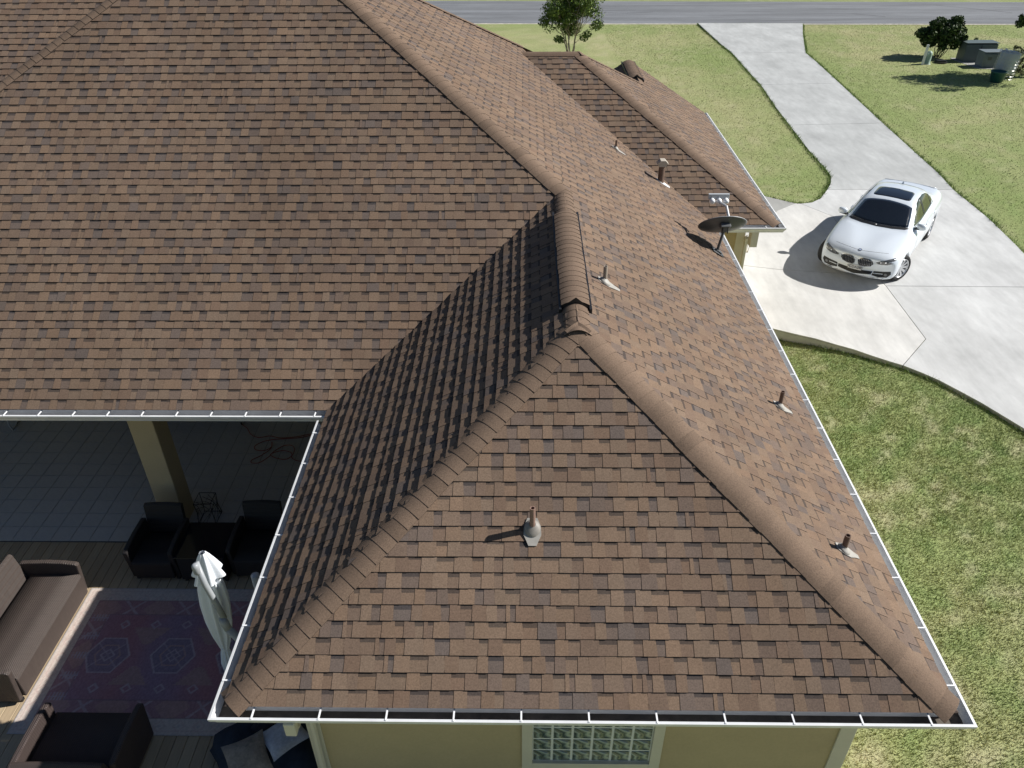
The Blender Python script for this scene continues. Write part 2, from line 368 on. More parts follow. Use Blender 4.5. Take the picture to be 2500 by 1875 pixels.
# soffits and fascia
SZ = ZE-.15
m = MB()
m.box(XL+.02, XR-.02, YF+.02, wf, SZ, SZ+.02); m.box(XL+.02, wl, wf, YM, SZ, SZ+.02); m.box(wr, XR-.02, wf, gwy, SZ, SZ+.02)
m.box(-12.3, wl, YM+.02, 12.5, SZ, SZ+.02); m.box(XR-.02, GX-.02, GY+.02, gwy, SZ, SZ+.02); m.box(gwx, GX-.02, gwy, BY1-.02, SZ, SZ+.02)
m.build('soffit', SOFFIT, house)
def fascia(name, x0, x1, y0, y1): return MB().box(x0, x1, y0, y1, SZ-.01, ZE-.012).build(name, WHITE, house)
fascia('fascia', XL+.05, XR-.05, YF+.046, YF+.07); fascia('fascia', XL+.046, XL+.07, YF+.071, YM+.0); fascia('fascia', XR-.07, XR-.046, YF+.071, GY)
fascia('fascia', -12.5, XL+.045, YM+.046, YM+.07); fascia('fascia', XR-.045, GX-.05, GY+.046, GY+.07); fascia('fascia', GX-.07, GX-.046, GY+.071, BY1-.02)
# porch beam and columns
MB().box(-12.3, wl, 8.55, 8.95, 2.18, SZ-.002).build('porch_beam', STUCCO, house)
for cx in (-5.615, -10.2):
    MB().box(cx, cx+.365, 8.6, 8.965, -.02, 2.179).build('porch_column', STUCCO, house, bevel=.012)
# glass block window
win = MB(); f = .105
for bx in ((wx0-f, wx0, wz0-f, wz1+f), (wx1, wx1+f, wz0-f, wz1+f), (wx0, wx1, wz0-f, wz0), (wx0, wx1, wz1, wz1+f)):
    win.box(bx[0], bx[1], wf-.024, wf+.03, bx[2], bx[3])
window = win.build('window', CREAM, house, bevel=.003)
GROUT = mat('window_grout', (.72, .74, .72), .6)
MB().box(wx0, wx1, wf+.012, wf+.05, wz0, wz1).build('mortar', GROUT, window)
GLASS = bpy.data.materials.new('glass_block'); GLASS.use_nodes = True; t = GLASS.node_tree; pb = t.nodes['Principled BSDF']
pb.inputs['Roughness'].default_value = .06; pb.inputs['Specular IOR Level'].default_value = .9; pb.inputs['Coat Weight'].default_value = .5
tc = t.nodes.new('ShaderNodeTexCoord'); mp = t.nodes.new('ShaderNodeMapping'); mp.inputs['Scale'].default_value = (1, 1, 1.9); mp.inputs['Rotation'].default_value = (0, .5, 0)
wv = t.nodes.new('ShaderNodeTexWave'); wv.inputs['Scale'].default_value = 3.2; wv.inputs['Distortion'].default_value = 9; wv.inputs['Detail'].default_value = 1.5
t.links.new(tc.outputs['Object'], mp.inputs[0]); t.links.new(mp.outputs[0], wv.inputs[0])
cr = t.nodes.new('ShaderNodeValToRGB'); cr.color_ramp.elements[0].color = (.075, .105, .10, 1); cr.color_ramp.elements[1].color = (.27, .34, .32, 1)
cr.color_ramp.elements[0].position = .35; cr.color_ramp.elements[1].position = .95
t.links.new(wv.outputs['Fac'], cr.inputs[0]); t.links.new(cr.outputs[0], pb.inputs['Base Color'])
bm_ = t.nodes.new('ShaderNodeBump'); bm_.inputs['Strength'].default_value = .9; bm_.inputs['Distance'].default_value = .02
t.links.new(wv.outputs['Fac'], bm_.inputs['Height']); t.links.new(bm_.outputs[0], pb.inputs['Normal'])
bp = (wx1-wx0)/6; bmesh_ = None
for i in range(6):
    for j in range(6):
        x, z = wx0+(i+.5)*bp, wz0+(j+.5)*(wz1-wz0)/6
        if bmesh_ is None:
            h = bp/2-.009; m = MB(); R = []
            for s_, yy in ((1, .035), (1, .012), (.93, .002), (.5, -.004)): R.append([(-h*s_, yy, -h*s_), (h*s_, yy, -h*s_), (h*s_, yy, h*s_), (-h*s_, yy, h*s_)])
            m.rings(R); o = m.build('glass_block', GLASS, window); bmesh_ = o.data
        else:
            o = bpy.data.objects.new('glass_block', bmesh_); COL.objects.link(o); o.parent = window
        o.location = (x, wf+.004, z)

# ------------------------------------------------------------------ roof
class Plane:
    def __init__(s, O, U, V, poly):
        s.O, s.U, s.V = Vector(O), Vector(U).normalized(), Vector(V).normalized(); s.N = s.U.cross(s.V)
        if s.N.z < 0: s.N = -s.N
        s.poly = poly
    def at(s, u, v, h=0): return s.O+s.U*u+s.V*v+s.N*h
    def uv(s, p): d = Vector(p)-s.O; return (d.dot(s.U), d.dot(s.V))
cT, cM = math.cos(TH), math.cos(THM)
def slope(O, U, V, pts):
    pl = Plane(O, U, V, None); pl.poly = [pl.uv(p) for p in pts]
    A = sum(pl.poly[i][0]*pl.poly[(i+1) % len(pts)][1]-pl.poly[(i+1) % len(pts)][0]*pl.poly[i][1] for i in range(len(pts)))
    if A < 0: pl.poly = pl.poly[::-1]
    return pl
zx = lambda x: ZE+T*(XR-x)
PLANES = {
 'wing_front': slope((XL, YF, ZE), (1, 0, 0), (0, 1, T), [(XL, YF, ZE), (XR, YF, ZE), (MX, YA, ZR)]),
 'wing_left': slope((XL, YF, ZE), (0, 1, 0), (1, 0, T), [(XL, YF, ZE), (MX, YA, ZR), (MX, YV, ZR), (XL, YM, ZE)]),
 'east_low': slope((XR, YF, ZE), (0, 1, 0), (-1, 0, T), [(XR, YF, ZE), (XR, GY, ZE), (MX, GY+WH, ZR), (MX, YA, ZR)]),
 'east_high': slope((XR, YF, ZE), (0, 1, 0), (-1, 0, T), [(MX, YV, ZR), (MX, GY+WH, ZR), (VXG, 18.66, GZ), (PKX, PKY, PKZ)]),
 'main_front': slope((MLX, YM, ZE), (1, 0, 0), (0, 1, TM), [(MLX, YM, ZE), (XL, YM, ZE), (MX, YV, ZR), (PKX, PKY, PKZ), (PLX, PKY, PKZ)]),
 'garage_front': slope((XR, GY, ZE), (1, 0, 0), (0, 1, T), [(XR, GY, ZE), (GX, GY, ZE), (GAX, GAY, GZ), (VXG, GAY, GZ)]),
 'garage_low': slope((GX, GY, ZE), (0, 1, 0), (-1, 0, T), [(GX, GY, ZE), (GX, BY1, ZE), (BX, BY1, BZ), (BX, GY+GX-BX, BZ)]),
 'garage_high': slope((GX, GY, ZE), (0, 1, 0), (-1, 0, T), [(BX, GY+GX-BX, BZ), (BX, BY0, BZ), (GAX, GAY, GZ)]),
 'gable_left': slope((2*BX-GX, BY0, ZE), (0, 1, 0), (1, 0, T), [(BX, BY0, BZ), (BX, BY1, BZ), (1.2, BY1, ZE+T*(1.2-2*BX+GX)), (1.2, 21.15, ZE+T*(1.2-2*BX+GX))]),
 'west_wing': slope((-20, 11.5, ZE), (1, 0, 0), (0, 1, TM), [(-16, 12.2, ZE+.7*TM), (-7.2, 12.2, ZE+.7*TM), (-5.8, 17.5, ZE+6*TM), (-16, 17.5, ZE+6*TM)]),
}
roof = MB()
for k, p in PLANES.items():
    roof.add([p.at(u, v) for u, v in p.poly], [tuple(range(len(p.poly)))], 0, (.08, .06, .05))
# hidden slopes closing the roof
roof.add([(PKX, PKY, PKZ), (PLX, PKY, PKZ), (MLX, 22.46, ZE), (XR, 22.46, ZE)], [(0, 1, 2, 3)], 0, (.12, .09, .07))
roof.add([(MLX, YM, ZE), (PLX, PKY, PKZ), (MLX, 22.46, ZE)], [(0, 1, 2)], 0, (.12, .09, .07))
roof.add([(GAX, GAY, GZ), (VXG, GAY, GZ), (VXG-.5, 21.79, ZE), (.6, 21.79, ZE), (BX, BY0, BZ)], [(0, 1, 2, 3, 4)], 0, (.12, .09, .07))
roof = roof.build('roof', SHING, house)

PAL = [((.178, .123, .086), 44), ((.165, .113, .080), 24), ((.153, .104, .075), 16), ((.138, .100, .079), 10), ((.124, .095, .080), 6)]
PW = [p[1] for p in PAL]
def pick(dark=False):
    c = random.choices(PAL, PW)[0][0] if not dark else random.choices(PAL, (24, 20, 20, 20, 16))[0][0]
    j = random.uniform(.93, 1.07); k = random.uniform(-.03, .03)
    return (c[0]*j*(1+k), c[1]*j, c[2]*j*(1-k))
def clip(poly, region, offs=None):
    out = poly
    n = len(region)
    for i in range(n):
        (ax, ay), (bx, by) = region[i], region[(i+1) % n]; ex, ey = bx-ax, by-ay; inp = out; out = []
        if not inp: return []
        of = offs[i]*math.hypot(ex, ey) if offs else 0.
        def sd(p): return ex*(p[1]-ay)-ey*(p[0]-ax)-of
        for k in range(len(inp)):
            p, q = inp[k-1], inp[k]; a, c = sd(p), sd(q)
            if (a >= 0) != (c >= 0):
                t_ = a/(a-c); out.append((p[0]+(q[0]-p[0])*t_, p[1]+(q[1]-p[1])*t_))
            if c >= 0: out.append(q)
    return out
def slab_piece(m, pl, poly, v0, v1, hlo, hhi, col):
    n = len(poly)
    if n < 3: return
    hs = [hhi+(hlo-hhi)*(1-(p[1]-v0)/(v1-v0)) for p in poly]
    vs_ = [pl.at(p[0], p[1], h) for p, h in zip(poly, hs)]+[pl.at(p[0], p[1], .0005) for p in poly]
    flip = pl.U.cross(pl.V).dot(pl.N) < 0
    fs = [tuple(range(n))]+[(i, n+i, n+(i+1) % n, (i+1) % n) for i in range(n)]
    if flip: fs = [f_[::-1] for f_ in fs]
    m.add(vs_, fs[:1], 0, col); o_ = len(m.v)-2*n
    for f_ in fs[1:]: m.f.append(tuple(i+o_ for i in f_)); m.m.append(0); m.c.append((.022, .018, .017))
HIPS = [((XL, YF, ZE), (MX, YA, ZR)), ((XR, YF, ZE), (MX, YA, ZR)), ((MX, YA, ZR), (MX, YV, ZR)), ((MX, YV, ZR), (PKX, PKY, PKZ)), ((GX, GY, ZE), (GAX, GAY, GZ)),
        ((VXG, 18.66, GZ), (PKX, PKY, PKZ)), ((PLX, PKY, PKZ), (MLX, YM, ZE)), ((BX, BY0, BZ), (GAX, GAY, GZ)), ((VXG, GAY, GZ), (GAX, GAY, GZ)), ((BX, BY0, BZ), (BX, BY1, BZ)), ((BX, GY+GX-BX, BZ), (GAX, GAY, GZ)), ((GX, GY, ZE), (BX, GY+GX-BX, BZ))]
def hip_offsets(pl):
    """field shingles stop short of hips and ridges, where the caps take over"""
    out = []; n = len(pl.poly)
    for i in range(n):
        a, b_ = pl.at(*pl.poly[i]), pl.at(*pl.poly[(i+1) % n]); mid = (a+b_)/2; v_ = 0.
        for p, q in HIPS:
            p, q = Vector(p), Vector(q); d = (q-p); t_ = (mid-p).dot(d)/d.length_squared
            if 0 < t_ < 1 and (p+d*t_-mid).length < .02 and abs((b_-a).normalized().dot(d.normalized())) > .995: v_ = .045
        out.append(v_)
    return out
def courses(pl, e, short=(), singles=None, field=None, coarse=1.0, jit=.004, thick=1.0, hup=.002):
    """laminated shingles course by course: each piece is a proud tab plus the lower layer beside it"""
    offs = hip_offsets(pl)
    vmin = min(p[1] for p in pl.poly); vmax = max(p[1] for p in pl.poly)
    umin = min(p[0] for p in pl.poly); umax = max(p[0] for p in pl.poly)
    v = 0.; j = 0
    while v < vmax:
        ee = e*.80 if j in short else e
        v0, v1 = v, v+ee; v = v1; j += 1
        if v1 < vmin: continue
        u = umin-random.uniform(0, .3)
        lift = random.uniform(.9, 1.15)*thick
        ph1, ph2 = random.uniform(0, 6), random.uniform(0, 6)
        while u < umax:
            wt = random.choice((.095, .115, .125, .14, .165))*coarse; wg = random.choice((.0, .08, .105, .12, .135, .16))*coarse
            if random.random() < .05: wt, wg = .035, .05
            sl = random.uniform(-.002, .013); dv = jit*(math.sin(u*1.3+ph1)+.6*math.sin(u*3.1+ph2))*.5
            a0, a1 = v0+dv, v1+.012
            m = MB() if singles is not None else field
            tooth = clip([(u, a0), (u+wt+sl, a0), (u+wt-sl*.3, a1), (u+.001, a1)], pl.poly, offs)
            n0 = len(m.f)
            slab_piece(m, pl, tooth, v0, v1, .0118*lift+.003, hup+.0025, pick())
            if wg > 0:
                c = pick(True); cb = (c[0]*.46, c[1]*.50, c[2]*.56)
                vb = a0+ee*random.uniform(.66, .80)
                lo = clip([(u+wt+sl, a0+.001), (u+wt+wg, a0+.001), (u+wt+wg, vb), (u+wt, vb)], pl.poly, offs)
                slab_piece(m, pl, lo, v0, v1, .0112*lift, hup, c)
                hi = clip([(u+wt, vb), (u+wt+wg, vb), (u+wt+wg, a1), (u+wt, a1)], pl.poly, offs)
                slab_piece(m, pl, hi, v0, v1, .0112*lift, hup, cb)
            if singles is not None and len(m.f) > n0:
                ar = sum(abs(q[0]) for q in tooth)
                singles.append((v0, m))
            u += wt+wg+.0015
    return j
field = MB(); singles = []
courses(PLANES['wing_front'], .143, singles=singles)
singles.sort(key=lambda q: q[0])
for k, (v, m) in enumerate(singles):
    if k < 300: m.build('shingle', SHING, roof)
    else:
        for f_, c in zip(m.f, m.c): pass
        field.add(m.v, m.f, 0, None); field.c[-len(m.f):] = m.c
courses(PLANES['wing_left'], .143, field=field, jit=.010, thick=1.85, hup=.006)
courses(PLANES['east_low'], .143, field=field)
courses(PLANES['east_high'], .143, field=field)
courses(PLANES['main_front'], .1455, short=(8, 16, 24), field=field, jit=.005)
courses(PLANES['garage_front'], .143, field=field); courses(PLANES['garage_low'], .143, field=field); courses(PLANES['garage_high'], .143, field=field)
courses(PLANES['gable_left'], .143, field=field); courses(PLANES['west_wing'], .143, field=field)
tag(field.build('shingle_field', SHING, roof), kind='stuff')

# hip and ridge caps: every cap its own folded, slightly bulging piece
def caprun(A, B, nl, nr, wd=.15, e=.14, lift=.006, name='ridge_cap', parent=None, first=0, seam=1.0, rise=0.):
    A, B, nl, nr = Vector(A), Vector(B), Vector(nl).normalized(), Vector(nr).normalized()
    d = (B-A).normalized(); Lh = (B-A).length; nm = (nl+nr).normalized()
    dl = nl.cross(d).normalized(); dr = nr.cross(d).normalized()
    if dl.dot(nr) > 0: dl = -dl
    if dr.dot(nl) > 0: dr = -dr
    n = int(Lh/e); out = []
    for i in range(n+1):
        s0, s1 = i*e, min((i+1)*e+.06, Lh+.02)
        if s1-s0 < .03: break
        k = random.uniform(.97, 1.04); m = MB(); R = []
        kk = random.uniform(.93, 1.04)*(.86 if random.random() < .16 else 1); col = (.160*kk, .111*kk, .079*kk)
        for s_, h in ((s0, .0105*seam), (s1, .0015)):
            P0 = A+d*s_; h += .0125
            E0, E1 = P0+dl*(wd*k)+nl*(h+rise), P0+dr*(wd*k)+nr*(h+rise); sag = (P0-(E0+E1)/2).dot(nm)
            C0 = P0+nm*(sag*.97+h*1.0+rise-.013)
            ring = []
            for a in range(9):
                t_ = a/8; ring.append(E0*(1-t_)**2+C0*(2*t_*(1-t_))+E1*t_*t_)
            R.append(ring)
        # top skin, lower lip and side edges
        n9 = 9; low = [p-(nl if q < 4 else nr if q > 4 else nm)*(.010*seam+rise*.9) for q, p in enumerate(R[0])]; lowb = [p-(nl if q < 4 else nr if q > 4 else nm)*.012 for q, p in enumerate(R[1])]
        V_ = R[0]+R[1]+low+lowb
        F_ = [(q, q+1, 9+q+1, 9+q) for q in range(8)]+[(18+q, 18+q+1, q+1, q) for q in range(8)]+[(0, 9, 27, 18), (26, 35, 17, 8)]
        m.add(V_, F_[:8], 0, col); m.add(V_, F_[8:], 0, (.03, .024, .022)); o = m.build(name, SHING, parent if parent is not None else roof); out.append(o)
        for pp in o.data.polygons[:8]: pp.use_smooth = True
    return out
nF, nL, nE, nM = PLANES['wing_front'].N, PLANES['wing_left'].N, PLANES['east_low'].N, PLANES['main_front'].N
nGF, nGL = PLANES['garage_front'].N, PLANES['garage_low'].N
apex = (MX, YA, ZR)
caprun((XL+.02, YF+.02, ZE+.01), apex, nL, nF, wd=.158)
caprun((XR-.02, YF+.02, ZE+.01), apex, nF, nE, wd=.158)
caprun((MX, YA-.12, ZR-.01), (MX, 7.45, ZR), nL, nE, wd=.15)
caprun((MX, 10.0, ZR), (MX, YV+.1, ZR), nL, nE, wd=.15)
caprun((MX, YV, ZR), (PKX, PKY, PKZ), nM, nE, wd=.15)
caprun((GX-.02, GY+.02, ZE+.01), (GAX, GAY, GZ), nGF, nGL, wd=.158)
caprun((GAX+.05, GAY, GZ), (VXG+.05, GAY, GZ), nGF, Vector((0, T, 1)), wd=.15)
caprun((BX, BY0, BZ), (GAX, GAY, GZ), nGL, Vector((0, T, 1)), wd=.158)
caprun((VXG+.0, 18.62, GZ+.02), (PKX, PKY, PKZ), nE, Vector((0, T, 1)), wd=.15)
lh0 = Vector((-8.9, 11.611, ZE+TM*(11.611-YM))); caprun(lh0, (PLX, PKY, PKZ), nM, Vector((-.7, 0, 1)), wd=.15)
# ridge vents with capped tops and black side baffles
def ridge_vent(y0, y1, x, z, nl, nr):
    v_ = MB()
    for sx, sl in ((-1, nl), (1, nr)):
        dx = sx*.166; zz = z-abs(dx)*T
        v_.box(x+dx-.014, x+dx+.014, y0-.05, y1+.08, zz-.005, zz+.060)
    v_.add([(x-.15, y0-.004, z-.15*T+.005), (x, y0-.004, z+.02), (x+.15, y0-.004, z-.15*T+.005), (x+.15, y0-.004, z-.15*T+.05), (x, y0-.004, z+.075), (x-.15, y0-.004, z-.15*T+.05)], [(0, 1, 4, 5), (1, 2, 3, 4)])
    v_ = v_.build('ridge_vent', BLACK, house)
    m = MB()
    for k in range(int((y1-y0)/.11)): m.box(x+.180, x+.184, y0+.06+k*.11, y0+.068+k*.11, z-.155*T+.012, z-.155*T+.04)
    m.build('vent_screw', WHITE, v_)
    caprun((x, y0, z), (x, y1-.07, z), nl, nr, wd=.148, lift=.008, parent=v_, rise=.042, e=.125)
ridge_vent(7.42, 10.03, MX, ZR, nL, nE)
ridge_vent(20.05, 21.95, BX, BZ, nL, nE)

# gutters: open K-style channel swept along the eaves
PROF = [(-.045, -.016), (-.045, -.125), (.070, -.125), (.082, -.09), (.108, -.055), (.113, -.022), (.090, -.018), (.090, -.026), (.104, -.030), (.100, -.057), (.075, -.092), (.066, -.118), (-.039, -.118), (-.039, -.016)]
def gutter(path, outs, hang, endcaps=(True, True)):
    """path: corner points (x,y); outs: outward normal of each segment"""
    m = MB(); R = []
    for i, p in enumerate(path):
        if i == 0: o_ = outs[0]
        elif i == len(path)-1: o_ = outs[-1]
        else: o_ = (outs[i-1][0]+outs[i][0], outs[i-1][1]+outs[i][1])
        R.append([(p[0]+o_[0]*a, p[1]+o_[1]*a, ZE+z) for a, z in PROF])
    m.rings(R, caps=False); npf = len(PROF)
    for q_ in range(len(m.f)):
        if q_ % npf == 11: m.m[q_] = 1
    for k, e_ in ((0, endcaps[0]), (-1, endcaps[1])):
        if e_: m.add(R[k][:7], [tuple(range(7))])
    g = m.build('gutter', [GUTIN, GFLOOR], house)
    hm = None
    for i in range(len(path)-1):
        p, q = Vector(path[i]), Vector(path[i+1]); Ls = (q-p).length; n = int(Ls/hang); o_ = Vector(outs[i]); d = (q-p)/Ls
        for k in range(n+1):
            s_ = (k+.45)*Ls/(n+.9)
            c = p+d*s_; h = MB()
            A_, B_ = c-o_*.03, c+o_*.106
            M = Matrix.Translation((0, 0, 0))
            q1, q2 = A_-d*.007, A_+d*.007; q3, q4 = B_+d*.007, B_-d*.007
            h.add([(*q1, ZE-.024), (*q2, ZE-.024), (*q3, ZE-.020), (*q4, ZE-.020), (*q1, ZE-.012), (*q2, ZE-.012), (*q3, ZE-.014), (*q4, ZE-.014)],
                  [(0, 3, 2, 1), (4, 5, 6, 7), (0, 1, 5, 4), (1, 2, 6, 5), (2, 3, 7, 6), (3, 0, 4, 7)])
            h.build('hanger', WHITE, g)
    return g
g1 = gutter([(XL, 7.93), (XL, YF), (XR, YF), (XR, GY-.02)], [(-1, 0), (0, -1), (1, 0)], .62, (False, True))
gutter([(-12.5, YM), (XL+.04, YM)], [(0, -1)], .47)
gutter([(XR+.13, GY), (GX, GY), (GX, BY1+.05)], [(0, -1), (1, 0)], .75)
# downspouts
m = MB(); m.box(-2.07, -1.97, YF-.095, YF-.018, 2.27, ZE-.119); m.build('downspout_outlet', CREAM, g1, bevel=.012)
ds = MB(); ds.tube([(-2.02, YF-.05, 2.30), (-2.02, YF+.05, 2.2), (-2.06, wf-.06, 2.1), (-2.07, wf-.06, 1.0), (-2.07, wf-.06, 0)], .032, 6); ds.build('downspout', CREAM, house)
ds = MB(); ds.box(gwx-.02, gwx+.12, GY-.06, GY+.14, 2.12, ZE-.126); ds.prism([(gwx-.0, 2.12), (gwx+.1, 2.12), (gwx+.06, 1.98), (gwx+.0, 1.98)], gwy-.14, gwy-.03, axis='y'); ds.box(gwx+.0, gwx+.06, gwy-.13, gwy-.04, .1, 1.98)
ds.build('downspout', CREAM, house, bevel=.008)
# carriage lamp on garage side wall
lm = MB(); lx, ly, lz = gwx+.16, 14.98, 1.66
lm.box(gwx+.001, gwx+.03, ly-.05, ly+.05, lz-.05, lz+.30); lm.tube([(gwx+.02, ly, lz+.25), (lx, ly, lz+.34), (lx, ly, lz+.26)], .01, 6)
for sx in (-1, 1):
    for sy in (-1, 1): lm.tube([(lx+sx*.05, ly+sy*.05, lz), (lx+sx*.07, ly+sy*.07, lz+.24)], .006, 5)
lm.lathe([(.10, 0), (.10, .012), (.015, .07)], 4, Matrix.Translation((lx, ly, lz+.24))); lm.box(lx-.055, lx+.055, ly-.055, ly+.055, lz-.02, lz)
lm.build('wall_lamp', mat('beige_lamp_metal', (.50, .46, .38), .5), house)

# plumbing vents: pipe, collar and lead flashing tongue lying on the slope
def vent(pl, u, v, h, r, pm, fm, tongue=.22, tw=.075, boot=.085, hood=False):
    base = pl.at(u, v, .01); dn = -pl.V
    m = MB()
    top = base+Vector((0, 0, h))
    n = 14
    def ring(c, rr): return [c+Vector((math.cos(2*PI*k/n)*rr, math.sin(2*PI*k/n)*rr, 0)) for k in range(n)]
    m.rings([ring(base-Vector((0, 0, .1)), r), ring(top, r), ring(top, r*.72), ring(top-Vector((0, 0, .12)), r*.72)], caps=False)
    p = m.build('vent_pipe', pm, house, smooth=False)
    m = MB(); R = []
    for a, hh in ((boot*1.15, 0.016), (boot*1.08, .026), (boot*.92, .036), (boot*.66, .048), (r*1.15, .062)):
        up_ = Vector((0, 0, 1)); t_ = min(1, hh/.062); c = base+pl.N*hh*(1-t_)+up_*hh*t_
        R.append([c+(pl.U*math.cos(2*PI*k/20)+(-dn)*math.sin(2*PI*k/20)*(1.15-.15*t_))*a for k in range(20)])
    if not hood: m.rings(R, caps=False); m.build('boot', fm, p, smooth=True)
    m = MB(); hgt = .0205
    def q(a, b_, hh=hgt): return pl.at(u+a, v-b_, hh)
    out = [(-boot*1.2, -.02), (-boot*1.25, .06), (-tw*.75, tongue*.72), (-tw*.5, tongue), (tw*.5, tongue), (tw*.75, tongue*.72), (boot*1.25, .06), (boot*1.2, -.02), (boot*.7, -.10), (-boot*.7, -.10)]
    m.add([q(*s_) for s_ in out]+[q(*s_, .004) for s_ in out], [tuple(range(10))]+[(i, 10+i, 10+(i+1) % 10, (i+1) % 10) for i in range(10)])
    m.build('flashing', LEADM if not hood else WHITE, p)
    if hood:
        m = MB(); c = top; m.box(c.x-.075, c.x+.075, c.y-.075, c.y+.075, c.z-.02, c.z+.075)
        m.add([(c.x-.11, c.y-.08, c.z+.03), (c.x+.11, c.y-.08, c.z+.03), (c.x+.11, c.y+.08, c.z+.03), (c.x-.11, c.y+.08, c.z+.03), (c.x-.045, c.y-.085, c.z+.10), (c.x+.045, c.y-.085, c.z+.10), (c.x+.045, c.y+.085, c.z+.10), (c.x-.045, c.y+.085, c.z+.10)],
              [(0, 3, 2, 1), (4, 5, 6, 7), (0, 1, 5, 4), (1, 2, 6, 5), (2, 3, 7, 6), (3, 0, 4, 7)])
        m.build('vent_hood', mat('pale_vent_hood', (.48, .43, .36), .5), p)
    return p
pe = PLANES['east_low']
def uvx(x, y): return pe.uv((x, y, zx(x)))
pf = PLANES['wing_front']
vent(pf, *pf.uv((.075, 5.165, ZE+T*(5.165-YF))), .265, .026, REDPIPE, mat('warm_boot', (.24, .22, .195), .55, noise=(20, .15)), tongue=.16, tw=.075, boot=.066)
vent(pe, *uvx(1.762, 15.03), .17, .022, COPPER, LEADM, tongue=.22, tw=.06, boot=.05)
vent(pe, *uvx(2.647, 14.76), .34, .062, COPPER, LEADM, hood=True, tongue=.22, tw=.09, boot=.07)
vent(pe, *uvx(.958, 8.40), .215, .025, TANPIPE, LEADM, tongue=.22, tw=.055, boot=.062)
vent(pe, *uvx(3.150, 7.77), .225, .025, COPPER, LEADM, tongue=.20, tw=.05, boot=.058)
vent(pe, *uvx(3.125, 5.37), .20, .028, COPPER, LEADM, tongue=.20, tw=.05, boot=.06)

# ------------------------------------------------------------------ covered patio, deck
TILE = mat('patio_tile', (.50, .50, .49), .35, noise=(3, .10), noise2=(25, .06))
GRT = mat('tile_grout', (.10, .10, .10), .9)
patio = tag(MB().box(-12.0, wl-.001, 8.23, 12.49, -.3, -.012).build('patio_floor', GRT), kind='structure')
tp = .297; tmesh = None; rest = MB(); cnt = 0
for j in range(14):
    for i in range(33):
        x0 = wl-.03-(i+1)*tp; y0 = 8.235+j*tp
        if y0+tp > 12.49: continue
        if x0 > -9.6 and j < 12 and cnt < 300:
            if tmesh is None:
                o = MB().box(0, tp-.010, 0, tp-.010, -.011, 0).build('tile', TILE, patio, bevel=.0015); tmesh = o.data; o0 = o
            else:
                o = bpy.data.objects.new('tile', tmesh); COL.objects.link(o); o.parent = patio
            o.location = (x0, y0, random.uniform(-.0006, .0006)); cnt += 1
        else: rest.box(x0, x0+tp-.010, y0, y0+tp-.010, -.011, 0)
tag(rest.build('tile_field', TILE, patio), kind='stuff')
DECKM = [mat('deck_board_%d' % k, (c[0]*.9, c[1]*.9, c[2]*.85), .7, noise=(6, .12, (6, .6, 1)), noise2=(60, .08, (8, .3, 1))) for k, c in enumerate(((.43, .33, .225), (.40, .305, .205), (.46, .36, .245)))]
deck = tag(MB().box(-12, wl-.03, 2.6, 8.22, -.40, -.06).build('wood_deck', DARKW), kind='structure')
pmesh = {}
for i in range(70):
    x1 = wl-.03-i*.14; k = random.randrange(3)
    if k not in pmesh:
        o = MB().box(-.134, 0, 2.6, 8.222, -.055, -.022).build('plank', DECKM[k], deck, bevel=.003); pmesh[k] = o.data
    else:
        o = bpy.data.objects.new('plank', pmesh[k]); COL.objects.link(o); o.parent = deck
        b_ = o.modifiers.new('bevel', 'BEVEL'); b_.width = .003
    o.location = (x1, 0, random.uniform(-.001, .001))
# back door and window of the covered patio
dr = MB().box(-8.2, -6.4, 12.44, 12.495, 0, 2.1).build('patio_door', CREAM, house); MB().box(-8.1, -6.5, 12.42, 12.438, .1, 2.0).build('pane', mat('dark_pane', (.02, .022, .025), .05), dr)

# rug: woven colours computed on a fine grid
rx0, rx1, ry0, ry1 = -6.16, -3.0, 5.12, 7.33
nx, nyy = 330, 240
u = np.linspace(0, 1, nx); v = np.linspace(0, 1, nyy); Uu, Vv = np.meshgrid(u, v, indexing='ij')
xm, ym_ = Uu*(rx1-rx0), Vv*(ry1-ry0); W_, H_ = rx1-rx0, ry1-ry0
ed = np.minimum(np.minimum(xm, W_-xm), np.minimum(ym_, H_-ym_))
rcol = np.zeros((nx, nyy, 3))
cream = np.array((.62, .53, .45)); rose = np.array((.42, .19, .17)); red = np.array((.36, .085, .075)); purp = np.array((.20, .11, .19)); blue = np.array((.11, .15, .23)); tan_ = np.array((.50, .31, .19)); pale = np.array((.55, .50, .47)); dk = np.array((.10, .06, .06))
band = np.sin(xm*4.6+.9*np.sin(ym_*1.3))*.5+.5
fieldc = red*(1-band[..., None])+purp*band[..., None]; bb = np.clip(fbm(xm*1.4, ym_*.7, 5, 3)*2.4-1.0, 0, 1); fieldc = fieldc*(1-.6*bb[..., None])+blue*(.6*bb[..., None])
rcol[:] = fieldc
def put(mask, c, a=1.): rcol[mask] = rcol[mask]*(1-a)+np.array(c)*a
m1 = ed < .46; put(m1, rose*.75, .8)
diag = (np.abs(((xm+ym_)*1.35) % 1-.5) < .03) | (np.abs(((xm-ym_)*1.35) % 1-.5) < .03); put(m1 & diag, pale, .7)
tri = (np.abs((xm*1.35) % 1-.5)+np.abs((ym_*1.35) % 1-.5) < .30); put(m1 & tri, tan_, .65)
m2 = ed < .22; put(m2, cream*.92, .85); mot = (np.abs((xm*4.2) % 1-.5)+np.abs((ym_*4.2) % 1-.5)); put(m2 & (np.abs(mot-.30) < .05), rose, .6); put(m2 & (mot < .10), blue, .6)
put(np.abs(ed-.46) < .010, dk, .8); put(np.abs(ed-.22) < .008, dk, .8); put(np.abs(ed-.055) < .006, rose, .8); put(ed < .012, blue, .7)
